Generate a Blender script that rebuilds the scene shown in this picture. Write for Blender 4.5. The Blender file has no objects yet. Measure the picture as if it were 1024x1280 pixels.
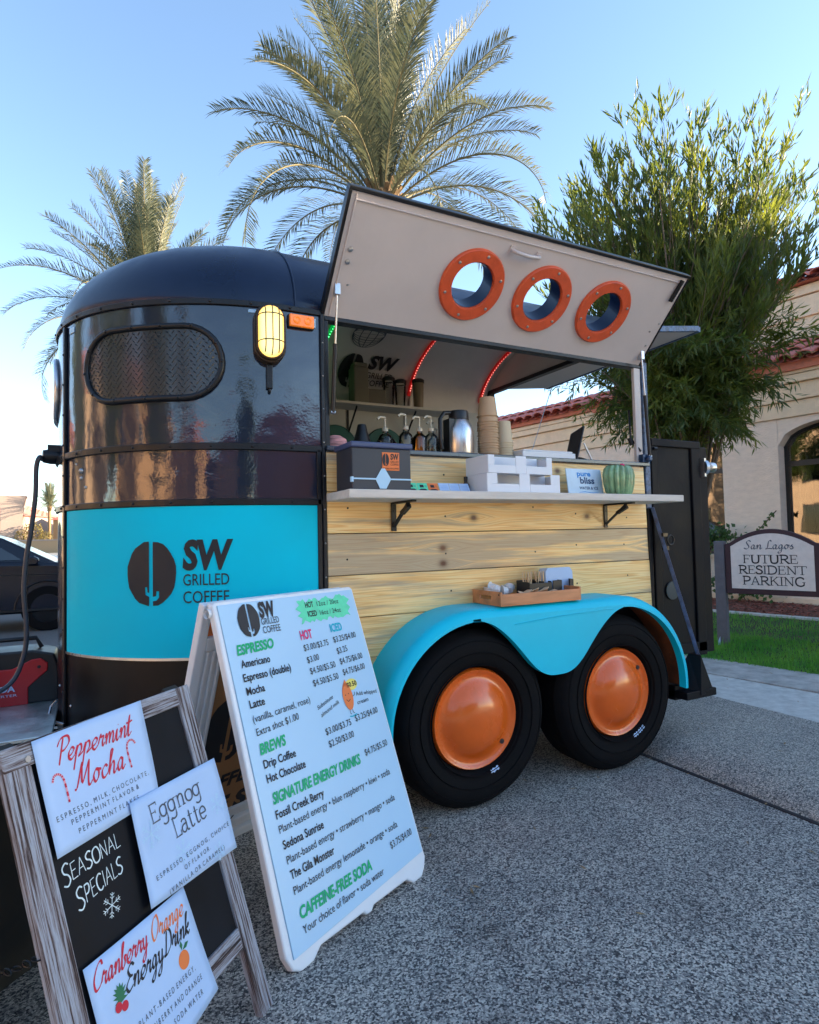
import bpy, bmesh, math, random
from mathutils import Vector, Matrix
random.seed(7)
R = math.radians
scn = bpy.context.scene
COL = scn.collection

# ------------------------------------------------------------------ camera
cam_d = bpy.data.cameras.new('camera'); cam = bpy.data.objects.new('camera', cam_d); COL.objects.link(cam)
cam_d.sensor_width = 36; cam_d.sensor_fit = 'AUTO'; cam_d.lens = 753.187 / 1280 * 36
cam_d.clip_start = 0.05; cam_d.clip_end = 600
_r = Vector((0.88678635, -0.46167197, -0.02165553)); _u = Vector((2.85575268e-04, -4.63078834e-02, 9.98927174e-01)); _f = Vector((0.4621795, 0.88584117, 0.04093336))
m = Matrix((( _r.x, _u.x, -_f.x), (_r.y, _u.y, -_f.y), (_r.z, _u.z, -_f.z))).to_4x4()
m.translation = Vector((-1.22813434, -2.387786, 1.17005983))
cam.matrix_world = m
scn.camera = cam
# ------------------------------------------------------------------ light
SUN_EL = R(14.0); SUN_AZ = R(112.0)          # azimuth clockwise from +Y
w = bpy.data.worlds.new('World'); scn.world = w; w.use_nodes = True
nt = w.node_tree; nt.nodes.clear()
sky = nt.nodes.new('ShaderNodeTexSky'); sky.sky_type = 'NISHITA'; sky.sun_disc = False
sky.sun_elevation = SUN_EL; sky.sun_rotation = SUN_AZ; sky.altitude = 800; sky.air_density = 1.0; sky.dust_density = 0.4; sky.ozone_density = 1.5
bg = nt.nodes.new('ShaderNodeBackground'); bg.inputs['Strength'].default_value = 0.105
wo = nt.nodes.new('ShaderNodeOutputWorld'); nt.links.new(sky.outputs[0], bg.inputs[0]); nt.links.new(bg.outputs[0], wo.inputs[0])
sd = bpy.data.lights.new('sun', 'SUN'); sd.energy = 5.0; sd.angle = R(0.6); sd.color = (1.0, 0.80, 0.56)
sun = bpy.data.objects.new('sun', sd); COL.objects.link(sun)
S = Vector((math.sin(SUN_AZ) * math.cos(SUN_EL), math.cos(SUN_AZ) * math.cos(SUN_EL), math.sin(SUN_EL)))
sun.rotation_euler = (-S).to_track_quat('-Z', 'Y').to_euler()
scn.view_settings.view_transform = 'Standard'; scn.view_settings.look = 'None'
scn.view_settings.gamma = 1.0; scn.view_settings.use_curve_mapping = False
scn.view_settings.exposure = 2.38

# ------------------------------------------------------------------ helpers
def V(*a): return Vector(a)
class MB:
    def __init__(s): s.v = []; s.f = []; s.m = []
    def add(s, vs, fs, mi=0):
        o = len(s.v); s.v += [tuple(p) for p in vs]; s.f += [tuple(i + o for i in f) for f in fs]; s.m += [mi] * len(fs); return s
    def box(s, x0, y0, z0, x1, y1, z1, mi=0):
        return s.add([(x0,y0,z0),(x1,y0,z0),(x1,y1,z0),(x0,y1,z0),(x0,y0,z1),(x1,y0,z1),(x1,y1,z1),(x0,y1,z1)],
                     [(0,3,2,1),(4,5,6,7),(0,1,5,4),(1,2,6,5),(2,3,7,6),(3,0,4,7)], mi)
    def bar(s, a, b, w, h, up=(0,0,1), mi=0):
        a = Vector(a); b = Vector(b); d = (b - a).normalized(); up = Vector(up); sx = d.cross(up).normalized(); uy = sx.cross(d).normalized()
        sx *= w / 2; uy *= h / 2
        return s.add([a-sx-uy, a+sx-uy, a+sx+uy, a-sx+uy, b-sx-uy, b+sx-uy, b+sx+uy, b-sx+uy],
                     [(0,3,2,1),(4,5,6,7),(0,1,5,4),(1,2,6,5),(2,3,7,6),(3,0,4,7)], mi)
    def tube(s, pts, r, n=8, mi=0, cap=True, closed=False):
        pts = [Vector(p) for p in pts]; k = len(pts); rs = r if isinstance(r, (list, tuple)) else [r] * k
        o = len(s.v); ref = None
        for i, p in enumerate(pts):
            if closed: d = pts[(i+1) % k] - pts[i-1]
            else: d = pts[min(i+1, k-1)] - pts[max(i-1, 0)]
            d.normalize()
            if ref is None: ref = Vector((0,0,1)) if abs(d.z) < .9 else Vector((1,0,0))
            a = d.cross(ref)
            if a.length < 1e-4: a = d.cross(Vector((0.3,1,0.1)))
            a.normalize(); b = a.cross(d).normalized(); ref = b
            for j in range(n):
                t = 2 * math.pi * j / n; s.v.append(tuple(p + (a * math.cos(t) + b * math.sin(t)) * rs[i]))
        kk = k if closed else k - 1
        for i in range(kk):
            i2 = (i + 1) % k
            for j in range(n):
                j2 = (j+1) % n; s.f.append((o+i*n+j, o+i*n+j2, o+i2*n+j2, o+i2*n+j)); s.m.append(mi)
        if cap and not closed:
            s.f.append(tuple(o + j for j in range(n))[::-1]); s.m.append(mi)
            s.f.append(tuple(o + (k-1)*n + j for j in range(n))); s.m.append(mi)
        return s
    def lathe(s, prof, o, ax, n=32, mi=0, closed=False):
        o = Vector(o); ax = Vector(ax).normalized(); a = ax.orthogonal().normalized(); b = ax.cross(a)
        base = len(s.v)
        for r, h in prof:
            for j in range(n):
                t = 2*math.pi*j/n; s.v.append(tuple(o + ax*h + (a*math.cos(t) + b*math.sin(t)) * max(r, 1e-5)))
        k = len(prof)
        for i in range(k if closed else k-1):
            i2 = (i+1) % k
            for j in range(n):
                j2 = (j+1) % n; s.f.append((base+i*n+j, base+i*n+j2, base+i2*n+j2, base+i2*n+j)); s.m.append(mi)
        return s
    def prism(s, poly, o, U, W, N, t0, t1, mi=0):
        o, U, W, N = Vector(o), Vector(U), Vector(W), Vector(N); k = len(poly); b = len(s.v)
        for t in (t0, t1):
            for x, y in poly: s.v.append(tuple(o + U*x + W*y + N*t))
        s.f.append(tuple(b + i for i in range(k))[::-1]); s.f.append(tuple(b + k + i for i in range(k))); s.m += [mi, mi]
        for i in range(k):
            j = (i+1) % k; s.f.append((b+i, b+j, b+k+j, b+k+i)); s.m.append(mi)
        return s
    def islands(s): return 9
    def build(s, name, mats, parent=None, world=False, smooth=None, bevel=None, loc=None, rot=None, seg=2, fix=True):
        me = bpy.data.meshes.new(name)
        off = Vector((0,0,0))
        if world and parent is not None: off = wloc(parent)
        if world and parent is None and loc is not None: off = Vector(loc)
        vs = [(x-off.x, y-off.y, z-off.z) for x, y, z in s.v]
        me.from_pydata(vs, [], s.f)
        if not isinstance(mats, (list, tuple)): mats = [mats]
        for mm in mats: me.materials.append(mm)
        if len(mats) > 1: me.polygons.foreach_set('material_index', s.m)
        if fix:
            bm = bmesh.new(); bm.from_mesh(me); bmesh.ops.recalc_face_normals(bm, faces=bm.faces); bm.to_mesh(me); bm.free()
        if smooth is not None:
            me.shade_smooth(); me.set_sharp_from_angle(angle=R(smooth))
        me.update()
        ob = bpy.data.objects.new(name, me); COL.objects.link(ob)
        if name in ('rivets','bolts','screws','screw_heads','bolt_stubs','tray_nails','lettering','chalk_lettering','leaf_drawing','snowflake_print') and s.islands() > 2 and name not in ('lettering','chalk_lettering'): ob['kind'] = 'stuff'
        if parent is not None: ob.parent = parent
        if loc is not None: ob.location = loc
        if rot is not None: ob.rotation_euler = rot
        if bevel:
            b = ob.modifiers.new('bevel', 'BEVEL'); b.width = bevel; b.segments = seg; b.limit_method = 'ANGLE'; b.angle_limit = R(40); b.harden_normals = False
        return ob
def wloc(o):
    p = Vector((0,0,0))
    while o is not None: p += Vector(o.location); o = o.parent
    return p
def empty(name, loc=(0,0,0), rot=(0,0,0)):
    o = bpy.data.objects.new(name, None); COL.objects.link(o); o.location = loc; o.rotation_euler = rot; o.empty_display_size = .1; return o
def tag(o, label=None, cat=None, group=None, kind=None):
    if label: o['label'] = label
    if cat: o['category'] = cat
    if group: o['group'] = group
    if kind: o['kind'] = kind
    return o
def dup(o, parent=None):
    c = o.copy(); COL.objects.link(c); c.parent = parent
    for ch in [x for x in bpy.data.objects if x.parent == o]: dup(ch, c)
    return c

# ------------------------------------------------------------------ materials
def principled(name):
    m = bpy.data.materials.new(name); m.use_nodes = True; n = m.node_tree; b = n.nodes['Principled BSDF']; return m, n, b
def mat(name, col, rough=.5, metal=0., var=.12, vscale=6., bump=0., bscale=80., coat=0., stretch=(1,1,1), rvar=.1, spec=.5, emit=None, estr=0., detail=4):
    m, n, b = principled(name)
    tc = n.nodes.new('ShaderNodeTexCoord'); mp = n.nodes.new('ShaderNodeMapping'); mp.inputs['Scale'].default_value = stretch
    n.links.new(tc.outputs['Object'], mp.inputs[0])
    nz = n.nodes.new('ShaderNodeTexNoise'); nz.inputs['Scale'].default_value = vscale; nz.inputs['Detail'].default_value = detail; nz.inputs['Roughness'].default_value = .6
    n.links.new(mp.outputs[0], nz.inputs['Vector'])
    rp = n.nodes.new('ShaderNodeValToRGB'); c = col
    rp.color_ramp.elements[0].position = .3; rp.color_ramp.elements[1].position = .7
    rp.color_ramp.elements[0].color = tuple(max(0, x*(1-var)) for x in c) + (1,); rp.color_ramp.elements[1].color = tuple(min(1, x*(1+var)) for x in c) + (1,)
    n.links.new(nz.outputs[0], rp.inputs[0]); n.links.new(rp.outputs[0], b.inputs['Base Color'])
    mr = n.nodes.new('ShaderNodeMapRange'); mr.inputs[1].default_value = .3; mr.inputs[2].default_value = .7
    mr.inputs[3].default_value = max(.02, rough-rvar*rough); mr.inputs[4].default_value = min(1, rough+rvar*rough*2)
    n.links.new(nz.outputs[0], mr.inputs[0]); n.links.new(mr.outputs[0], b.inputs['Roughness'])
    b.inputs['Metallic'].default_value = metal; b.inputs['Specular IOR Level'].default_value = spec
    if coat: b.inputs['Coat Weight'].default_value = coat; b.inputs['Coat Roughness'].default_value = .08
    if bump:
        nb = n.nodes.new('ShaderNodeTexNoise'); nb.inputs['Scale'].default_value = bscale; nb.inputs['Detail'].default_value = 3
        n.links.new(mp.outputs[0], nb.inputs['Vector'])
        bp = n.nodes.new('ShaderNodeBump'); bp.inputs['Strength'].default_value = bump; bp.inputs['Distance'].default_value = .01
        n.links.new(nb.outputs[0], bp.inputs['Height']); n.links.new(bp.outputs[0], b.inputs['Normal'])
    if emit: b.inputs['Emission Color'].default_value = tuple(emit) + (1,); b.inputs['Emission Strength'].default_value = estr
    return m
def ramp(n, pts):
    rp = n.nodes.new('ShaderNodeValToRGB'); e = rp.color_ramp.elements
    while len(e) < len(pts): e.new(.5)
    for i, (p, c) in enumerate(pts): e[i].position = p; e[i].color = tuple(c) + (1,)
    return rp
def aggregate(name, cols, scale=150., bump=.35, stain=.35):
    m, n, b = principled(name)
    tc = n.nodes.new('ShaderNodeTexCoord')
    nzd = n.nodes.new('ShaderNodeTexNoise'); nzd.inputs['Scale'].default_value = scale*.8; n.links.new(tc.outputs['Object'], nzd.inputs['Vector'])
    mx = n.nodes.new('ShaderNodeMixRGB'); mx.inputs[0].default_value = .006; n.links.new(tc.outputs['Object'], mx.inputs[1]); n.links.new(nzd.outputs[1], mx.inputs[2])
    vo = n.nodes.new('ShaderNodeTexVoronoi'); vo.inputs['Scale'].default_value = scale; n.links.new(mx.outputs[0], vo.inputs['Vector'])
    sp = n.nodes.new('ShaderNodeSeparateColor'); n.links.new(vo.outputs['Color'], sp.inputs[0])
    rp = ramp(n, cols); n.links.new(sp.outputs[0], rp.inputs[0])
    # edges darker by cell distance: recessed matrix between pebbles
    rd = ramp(n, [(.0, (1,1,1)), (.55, (.85,.85,.85)), (.9, (.45,.45,.47))]); n.links.new(vo.outputs['Distance'], rd.inputs[0])
    m1 = n.nodes.new('ShaderNodeMixRGB'); m1.blend_type = 'MULTIPLY'; m1.inputs[0].default_value = .8; n.links.new(rp.outputs[0], m1.inputs[1]); n.links.new(rd.outputs[0], m1.inputs[2])
    nz = n.nodes.new('ShaderNodeTexNoise'); nz.inputs['Scale'].default_value = 1.7; nz.inputs['Detail'].default_value = 9; nz.inputs['Roughness'].default_value = .65; n.links.new(tc.outputs['Object'], nz.inputs['Vector'])
    rs = ramp(n, [(.30, (1-stain-.15,)*3), (.42, (1-stain*.5,)*3), (.62, (1,.99,.96))]); n.links.new(nz.outputs[0], rs.inputs[0])
    m2 = n.nodes.new('ShaderNodeMixRGB'); m2.blend_type = 'MULTIPLY'; m2.inputs[0].default_value = 1; n.links.new(m1.outputs[0], m2.inputs[1]); n.links.new(rs.outputs[0], m2.inputs[2])
    n.links.new(m2.outputs[0], b.inputs['Base Color']); b.inputs['Roughness'].default_value = .75
    iv = n.nodes.new('ShaderNodeMath'); iv.operation = 'SUBTRACT'; iv.inputs[0].default_value = 1; n.links.new(vo.outputs['Distance'], iv.inputs[1])
    bp = n.nodes.new('ShaderNodeBump'); bp.inputs['Strength'].default_value = bump; bp.inputs['Distance'].default_value = .004
    n.links.new(iv.outputs[0], bp.inputs['Height']); n.links.new(bp.outputs[0], b.inputs['Normal'])
    return m
M = {}
M['agg'] = aggregate('exposed_aggregate', [(0,(.02,.025,.03)),(.20,(.09,.09,.095)),(.45,(.30,.295,.28)),(.72,(.54,.52,.47)),(1,(.78,.74,.66))], 205, .5, .45)
M['agg2'] = aggregate('kerb_aggregate', [(0,(.06,.065,.07)),(.25,(.2,.21,.2)),(.55,(.40,.39,.36)),(.85,(.62,.57,.5)),(1,(.78,.72,.62))], 200, .4, .3)
M['conc'] = mat('pale_concrete', (.56,.56,.53), .85, var=.2, vscale=14, bump=.5, bscale=160, detail=8)
M['conc2'] = mat('grey_pavement', (.42,.40,.37), .9, var=.35, vscale=9, bump=.5, bscale=150, detail=8)
M['asphalt'] = mat('parking_asphalt', (.12,.12,.12), .9, var=.3, vscale=60, bump=.4, bscale=120, detail=8)
M['soil'] = mat('lawn_soil', (.04,.055,.02), .95, var=.4, vscale=30)
M['bark'] = mat('bark_soil', (.16,.075,.05), .95, var=.5, vscale=60)

def nose_black():
    m, n, b = principled('glossy_black_paint')
    tc = n.nodes.new('ShaderNodeTexCoord')
    b.inputs['Base Color'].default_value = (.004,.011,.034,1); b.inputs['Roughness'].default_value = .45; b.inputs['Specular IOR Level'].default_value = .15  # blue in the black base colour stands in for mirrored sky
    b.inputs['Coat Weight'].default_value = 1; b.inputs['Coat Roughness'].default_value = .035; b.inputs['Coat IOR'].default_value = 1.75
    nz = n.nodes.new('ShaderNodeTexNoise'); nz.inputs['Scale'].default_value = 5; nz.inputs['Detail'].default_value = 2; n.links.new(tc.outputs['Object'], nz.inputs['Vector'])
    n2 = n.nodes.new('ShaderNodeTexNoise'); n2.inputs['Scale'].default_value = 90; n2.inputs['Detail'].default_value = 3; n.links.new(tc.outputs['Object'], n2.inputs['Vector'])
    b1 = n.nodes.new('ShaderNodeBump'); b1.inputs['Strength'].default_value = .10; b1.inputs['Distance'].default_value = .05; n.links.new(nz.outputs[0], b1.inputs['Height'])
    b2 = n.nodes.new('ShaderNodeBump'); b2.inputs['Strength'].default_value = .10; b2.inputs['Distance'].default_value = .003; n.links.new(n2.outputs[0], b2.inputs['Height']); n.links.new(b1.outputs[0], b2.inputs['Normal'])
    n.links.new(b2.outputs[0], b.inputs['Normal']); n.links.new(b2.outputs[0], b.inputs['Coat Normal'])
    # chips: rusty spots
    n3 = n.nodes.new('ShaderNodeTexNoise'); n3.inputs['Scale'].default_value = 16; n3.inputs['Detail'].default_value = 6; n.links.new(tc.outputs['Object'], n3.inputs['Vector'])
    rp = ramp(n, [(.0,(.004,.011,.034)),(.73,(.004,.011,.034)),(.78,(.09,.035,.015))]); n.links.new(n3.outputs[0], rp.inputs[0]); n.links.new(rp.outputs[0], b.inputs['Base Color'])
    return m
M['black'] = nose_black()
M['roofblk'] = mat('satin_black_sky_tinted_paint', (.003,.012,.042), .30, var=.25, vscale=3, bump=.05, bscale=12, coat=.12, rvar=.3, spec=.35)  # black paint with the sky reflection's blue painted into its base colour
M['trim'] = mat('black_trim', (.006,.007,.010), .4, var=.3, bump=.15, bscale=60, coat=.1, spec=.35)
M['matblk'] = mat('matte_black_paint', (.004,.0045,.007), .5, spec=.18, var=.3, vscale=4, bump=.1, bscale=30)
M['plate'] = mat('black_tread_plate', (.02,.024,.03), .28, var=.2, coat=.4)
M['cyan'] = mat('turquoise_paint', (.0,.56,.76), .42, var=.05, vscale=3, bump=.04, bscale=20, coat=.08, spec=.3)
M['cyanp'] = mat('turquoise_vinyl', (.0,.58,.78), .6, var=.03, vscale=4, bump=.03, bscale=9, spec=.15)
M['orange'] = mat('orange_gloss_paint', (.76,.125,.010), .25, var=.08, vscale=7, bump=.06, bscale=9, coat=.35)
M['orange2'] = mat('orange_ring_paint', (.62,.085,.02), .4, var=.12, vscale=20, bump=.15, bscale=60, coat=.2)
M['rust'] = mat('orange_primer_underside', (.20,.06,.02), .75, var=.4, vscale=9, bump=.3)
M['tyre'] = mat('tyre_rubber', (.006,.006,.007), .75, spec=.12, var=.35, vscale=9, bump=.15, bscale=90)
M['white'] = mat('white_interior_paint', (.60,.56,.54), .5, var=.05, vscale=5, bump=.12, bscale=35)
M['lidw'] = mat('lid_offwhite_paint', (.56,.51,.51), .5, var=.04, vscale=5, bump=.05, bscale=22)
M['shelfw'] = mat('whitewashed_board', (.62,.57,.51), .6, var=.12, vscale=30, stretch=(.15,1,1), bump=.2, bscale=60)
M['bluepost'] = mat('chipped_blue_black_post', (.05,.10,.19), .35, var=.7, vscale=40, bump=.3, bscale=80, detail=8)
M['bluebar'] = mat('blue_black_steel', (.035,.075,.16), .3, var=.5, vscale=25, bump=.2, metal=.2)
M['steel'] = mat('galvanised_steel', (.55,.57,.6), .3, metal=.9, var=.15, vscale=30)
M['steelbr'] = mat('brushed_steel', (.62,.63,.65), .28, metal=1., var=.1, vscale=20, stretch=(1,1,.05))
M['chrome'] = mat('bolt_metal', (.5,.5,.5), .3, metal=1., var=.1)
M['plastic_w'] = mat('white_plastic', (.74,.77,.8), .42, var=.03, vscale=8, bump=.05, bscale=40)
M['poster'] = mat('sky_tinted_poster_sheet', (.40,.63,.83), .35, var=.02, vscale=2)  # white sheet, blue skylight cast mixed into its colour
M['paper'] = mat('sky_tinted_paper', (.43,.59,.83), .6, var=.03, vscale=9, bump=.08, bscale=14)  # white paper coloured with the blue of the skylight on it
M['blackp'] = mat('black_plastic', (.008,.009,.012), .42, var=.2)
M['chalk'] = mat('chalkboard_surface', (.007,.008,.011), .6, spec=.2, var=.4, vscale=12, stretch=(1,1,.6))
M['olive'] = mat('dark_board_back', (.028,.028,.024), .8, var=.3, vscale=8)
M['ink'] = mat('black_print', (.015,.014,.018), .6, var=.0)
M['inkg'] = mat('grey_print', (.08,.09,.12), .6, var=.0)
M['ink_green'] = mat('green_print', (.0,.42,.16), .6, var=.0)
M['ink_pink'] = mat('pink_print', (.75,.02,.16), .6, var=.0)
M['ink_cyan'] = mat('cyan_print', (.0,.45,.6), .6, var=.0)
M['ink_red'] = mat('red_print', (.55,.015,.04), .6, var=.0)
M['ink_orange'] = mat('orange_print', (.8,.2,.05), .6, var=.0)
M['ink_yellow'] = mat('yellow_print', (.8,.7,.15), .6, var=.0)
M['ink_ice'] = mat('pale_blue_print', (.45,.66,.85), .6, var=.05)
M['ink_blue'] = mat('blue_print', (.03,.25,.65), .6, var=.0)
M['ink_mint'] = mat('mint_brush_print', (.12,.72,.42), .6, var=.1, vscale=30)
M['chalkw'] = mat('white_chalk', (.62,.72,.74), .9, var=.2, vscale=150)
M['kraft'] = mat('brown_kraft_board', (.36,.18,.075), .7, var=.1)
M['cup'] = mat('kraft_paper_cup', (.52,.36,.22), .7, var=.06)
M['cup2'] = mat('cream_paper_cup', (.62,.52,.36), .7, var=.05)
M['traywood'] = mat('red_brown_wood', (.55,.23,.10), .45, var=.35, vscale=18, stretch=(.15,1,1), bump=.1)
M['stick'] = mat('stir_stick_wood', (.66,.46,.27), .7, var=.15)
M['teal'] = mat('teal_paint', (.0,.10,.09), .5, var=.1)
M['cactus'] = mat('glazed_green_ceramic', (.16,.30,.15), .35, var=.45, vscale=22, coat=.3)
M['stucco'] = mat('tan_stucco', (.84,.69,.57), .9, var=.08, vscale=7, bump=.9, bscale=28, stretch=(1,1,2.6), detail=8)
M['stucco2'] = mat('cornice_stucco', (.84,.66,.47), .9, var=.08, vscale=9, bump=.6, bscale=50)
M['fascia'] = mat('terracotta_fascia', (.56,.18,.11), .8, var=.15, vscale=12)
M['tile'] = mat('terracotta_tile', (.60,.19,.15), .65, var=.3, vscale=9, bump=.3, bscale=60)
M['frame'] = mat('dark_bronze_frame', (.018,.018,.02), .4, var=.2)
M['blind'] = mat('vertical_blind_cloth', (.34,.33,.30), .8, var=.1)
M['post'] = mat('grey_painted_post', (.13,.125,.14), .7, var=.15, vscale=20, bump=.2)
M['maroon'] = mat('maroon_sign_frame', (.045,.02,.028), .5, var=.15)
M['signface'] = mat('pale_stone_sign_face', (.74,.67,.61), .7, var=.08, vscale=20)
M['bark_t'] = mat('grey_brown_bark', (.15,.11,.075), .9, var=.4, vscale=25, stretch=(1,1,.3), bump=.8, bscale=50)
M['palmtr'] = mat('palm_trunk_bark', (.20,.13,.07), .95, var=.5, vscale=12, bump=1., bscale=30)
M['dkblue'] = mat('dark_navy_car_paint', (.004,.007,.018), .2, var=.1, coat=.35, spec=.3)
M['carwhite'] = mat('white_car_paint', (.7,.7,.7), .25, var=.03, coat=.6)
M['red'] = mat('red_plastic', (.45,.012,.02), .35, var=.1)
M['hedge'] = None

def leafmat(name, c1, c2, trans=.35, rough=.5):
    m = bpy.data.materials.new(name); m.use_nodes = True; n = m.node_tree; n.nodes.clear()
    o = n.nodes.new('ShaderNodeOutputMaterial'); b = n.nodes.new('ShaderNodeBsdfPrincipled'); t = n.nodes.new('ShaderNodeBsdfTranslucent'); mx = n.nodes.new('ShaderNodeMixShader')
    tc = n.nodes.new('ShaderNodeTexCoord'); nz = n.nodes.new('ShaderNodeTexNoise'); nz.inputs['Scale'].default_value = 2.3; nz.inputs['Detail'].default_value = 5; n.links.new(tc.outputs['Object'], nz.inputs['Vector'])
    rp = ramp(n, [(.35, c1), (.65, c2)]); n.links.new(nz.outputs[0], rp.inputs[0]); n.links.new(rp.outputs[0], b.inputs['Base Color'])
    b.inputs['Roughness'].default_value = rough
    hs = n.nodes.new('ShaderNodeHueSaturation'); hs.inputs['Value'].default_value = 2.2; hs.inputs['Hue'].default_value = .47; hs.inputs['Saturation'].default_value = 1.1
    n.links.new(rp.outputs[0], hs.inputs['Color']); n.links.new(hs.outputs[0], t.inputs['Color'])
    mx.inputs[0].default_value = trans; n.links.new(b.outputs[0], mx.inputs[1]); n.links.new(t.outputs[0], mx.inputs[2]); n.links.new(mx.outputs[0], o.inputs[0])
    return m
M['leaf'] = leafmat('oleander_leaf', (.036,.068,.018), (.115,.15,.028), .42)
M['palm'] = leafmat('palm_leaflet', (.065,.085,.055), (.12,.13,.075), .25)
M['rachis'] = mat('palm_leaf_stalk', (.15,.13,.06), .6, var=.2)
M['grass'] = leafmat('grass_blade', (.045,.23,.035), (.13,.34,.05), .3)
M['vine'] = leafmat('vine_leaf', (.03,.08,.02), (.06,.13,.03), .2)
M['bush'] = leafmat('distant_bush', (.14,.13,.04), (.22,.17,.05), .2)

def glassmat(name, tint=(.9,.95,.95), refl=1.0):
    m = bpy.data.materials.new(name); m.use_nodes = True; n = m.node_tree; n.nodes.clear()
    o = n.nodes.new('ShaderNodeOutputMaterial'); g = n.nodes.new('ShaderNodeBsdfGlossy'); t = n.nodes.new('ShaderNodeBsdfTransparent'); mx = n.nodes.new('ShaderNodeMixShader'); fr = n.nodes.new('ShaderNodeFresnel')
    fr.inputs[0].default_value = 1.5 + refl; g.inputs['Roughness'].default_value = .02; t.inputs[0].default_value = tuple(tint) + (1,)
    nz = n.nodes.new('ShaderNodeTexNoise'); nz.inputs['Scale'].default_value = 1.5; bp = n.nodes.new('ShaderNodeBump'); bp.inputs['Strength'].default_value = .05; bp.inputs['Distance'].default_value = .05
    n.links.new(nz.outputs[0], bp.inputs['Height']); n.links.new(bp.outputs[0], g.inputs['Normal'])
    n.links.new(fr.outputs[0], mx.inputs[0]); n.links.new(t.outputs[0], mx.inputs[1]); n.links.new(g.outputs[0], mx.inputs[2]); n.links.new(mx.outputs[0], o.inputs[0])
    return m
M['glass'] = glassmat('window_glass', (.35,.38,.38), .8)
M['cargl'] = glassmat('car_glass', (.12,.25,.25), .6)
M['clear'] = glassmat('clear_plastic', (.75,.77,.75), 0.)

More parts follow.
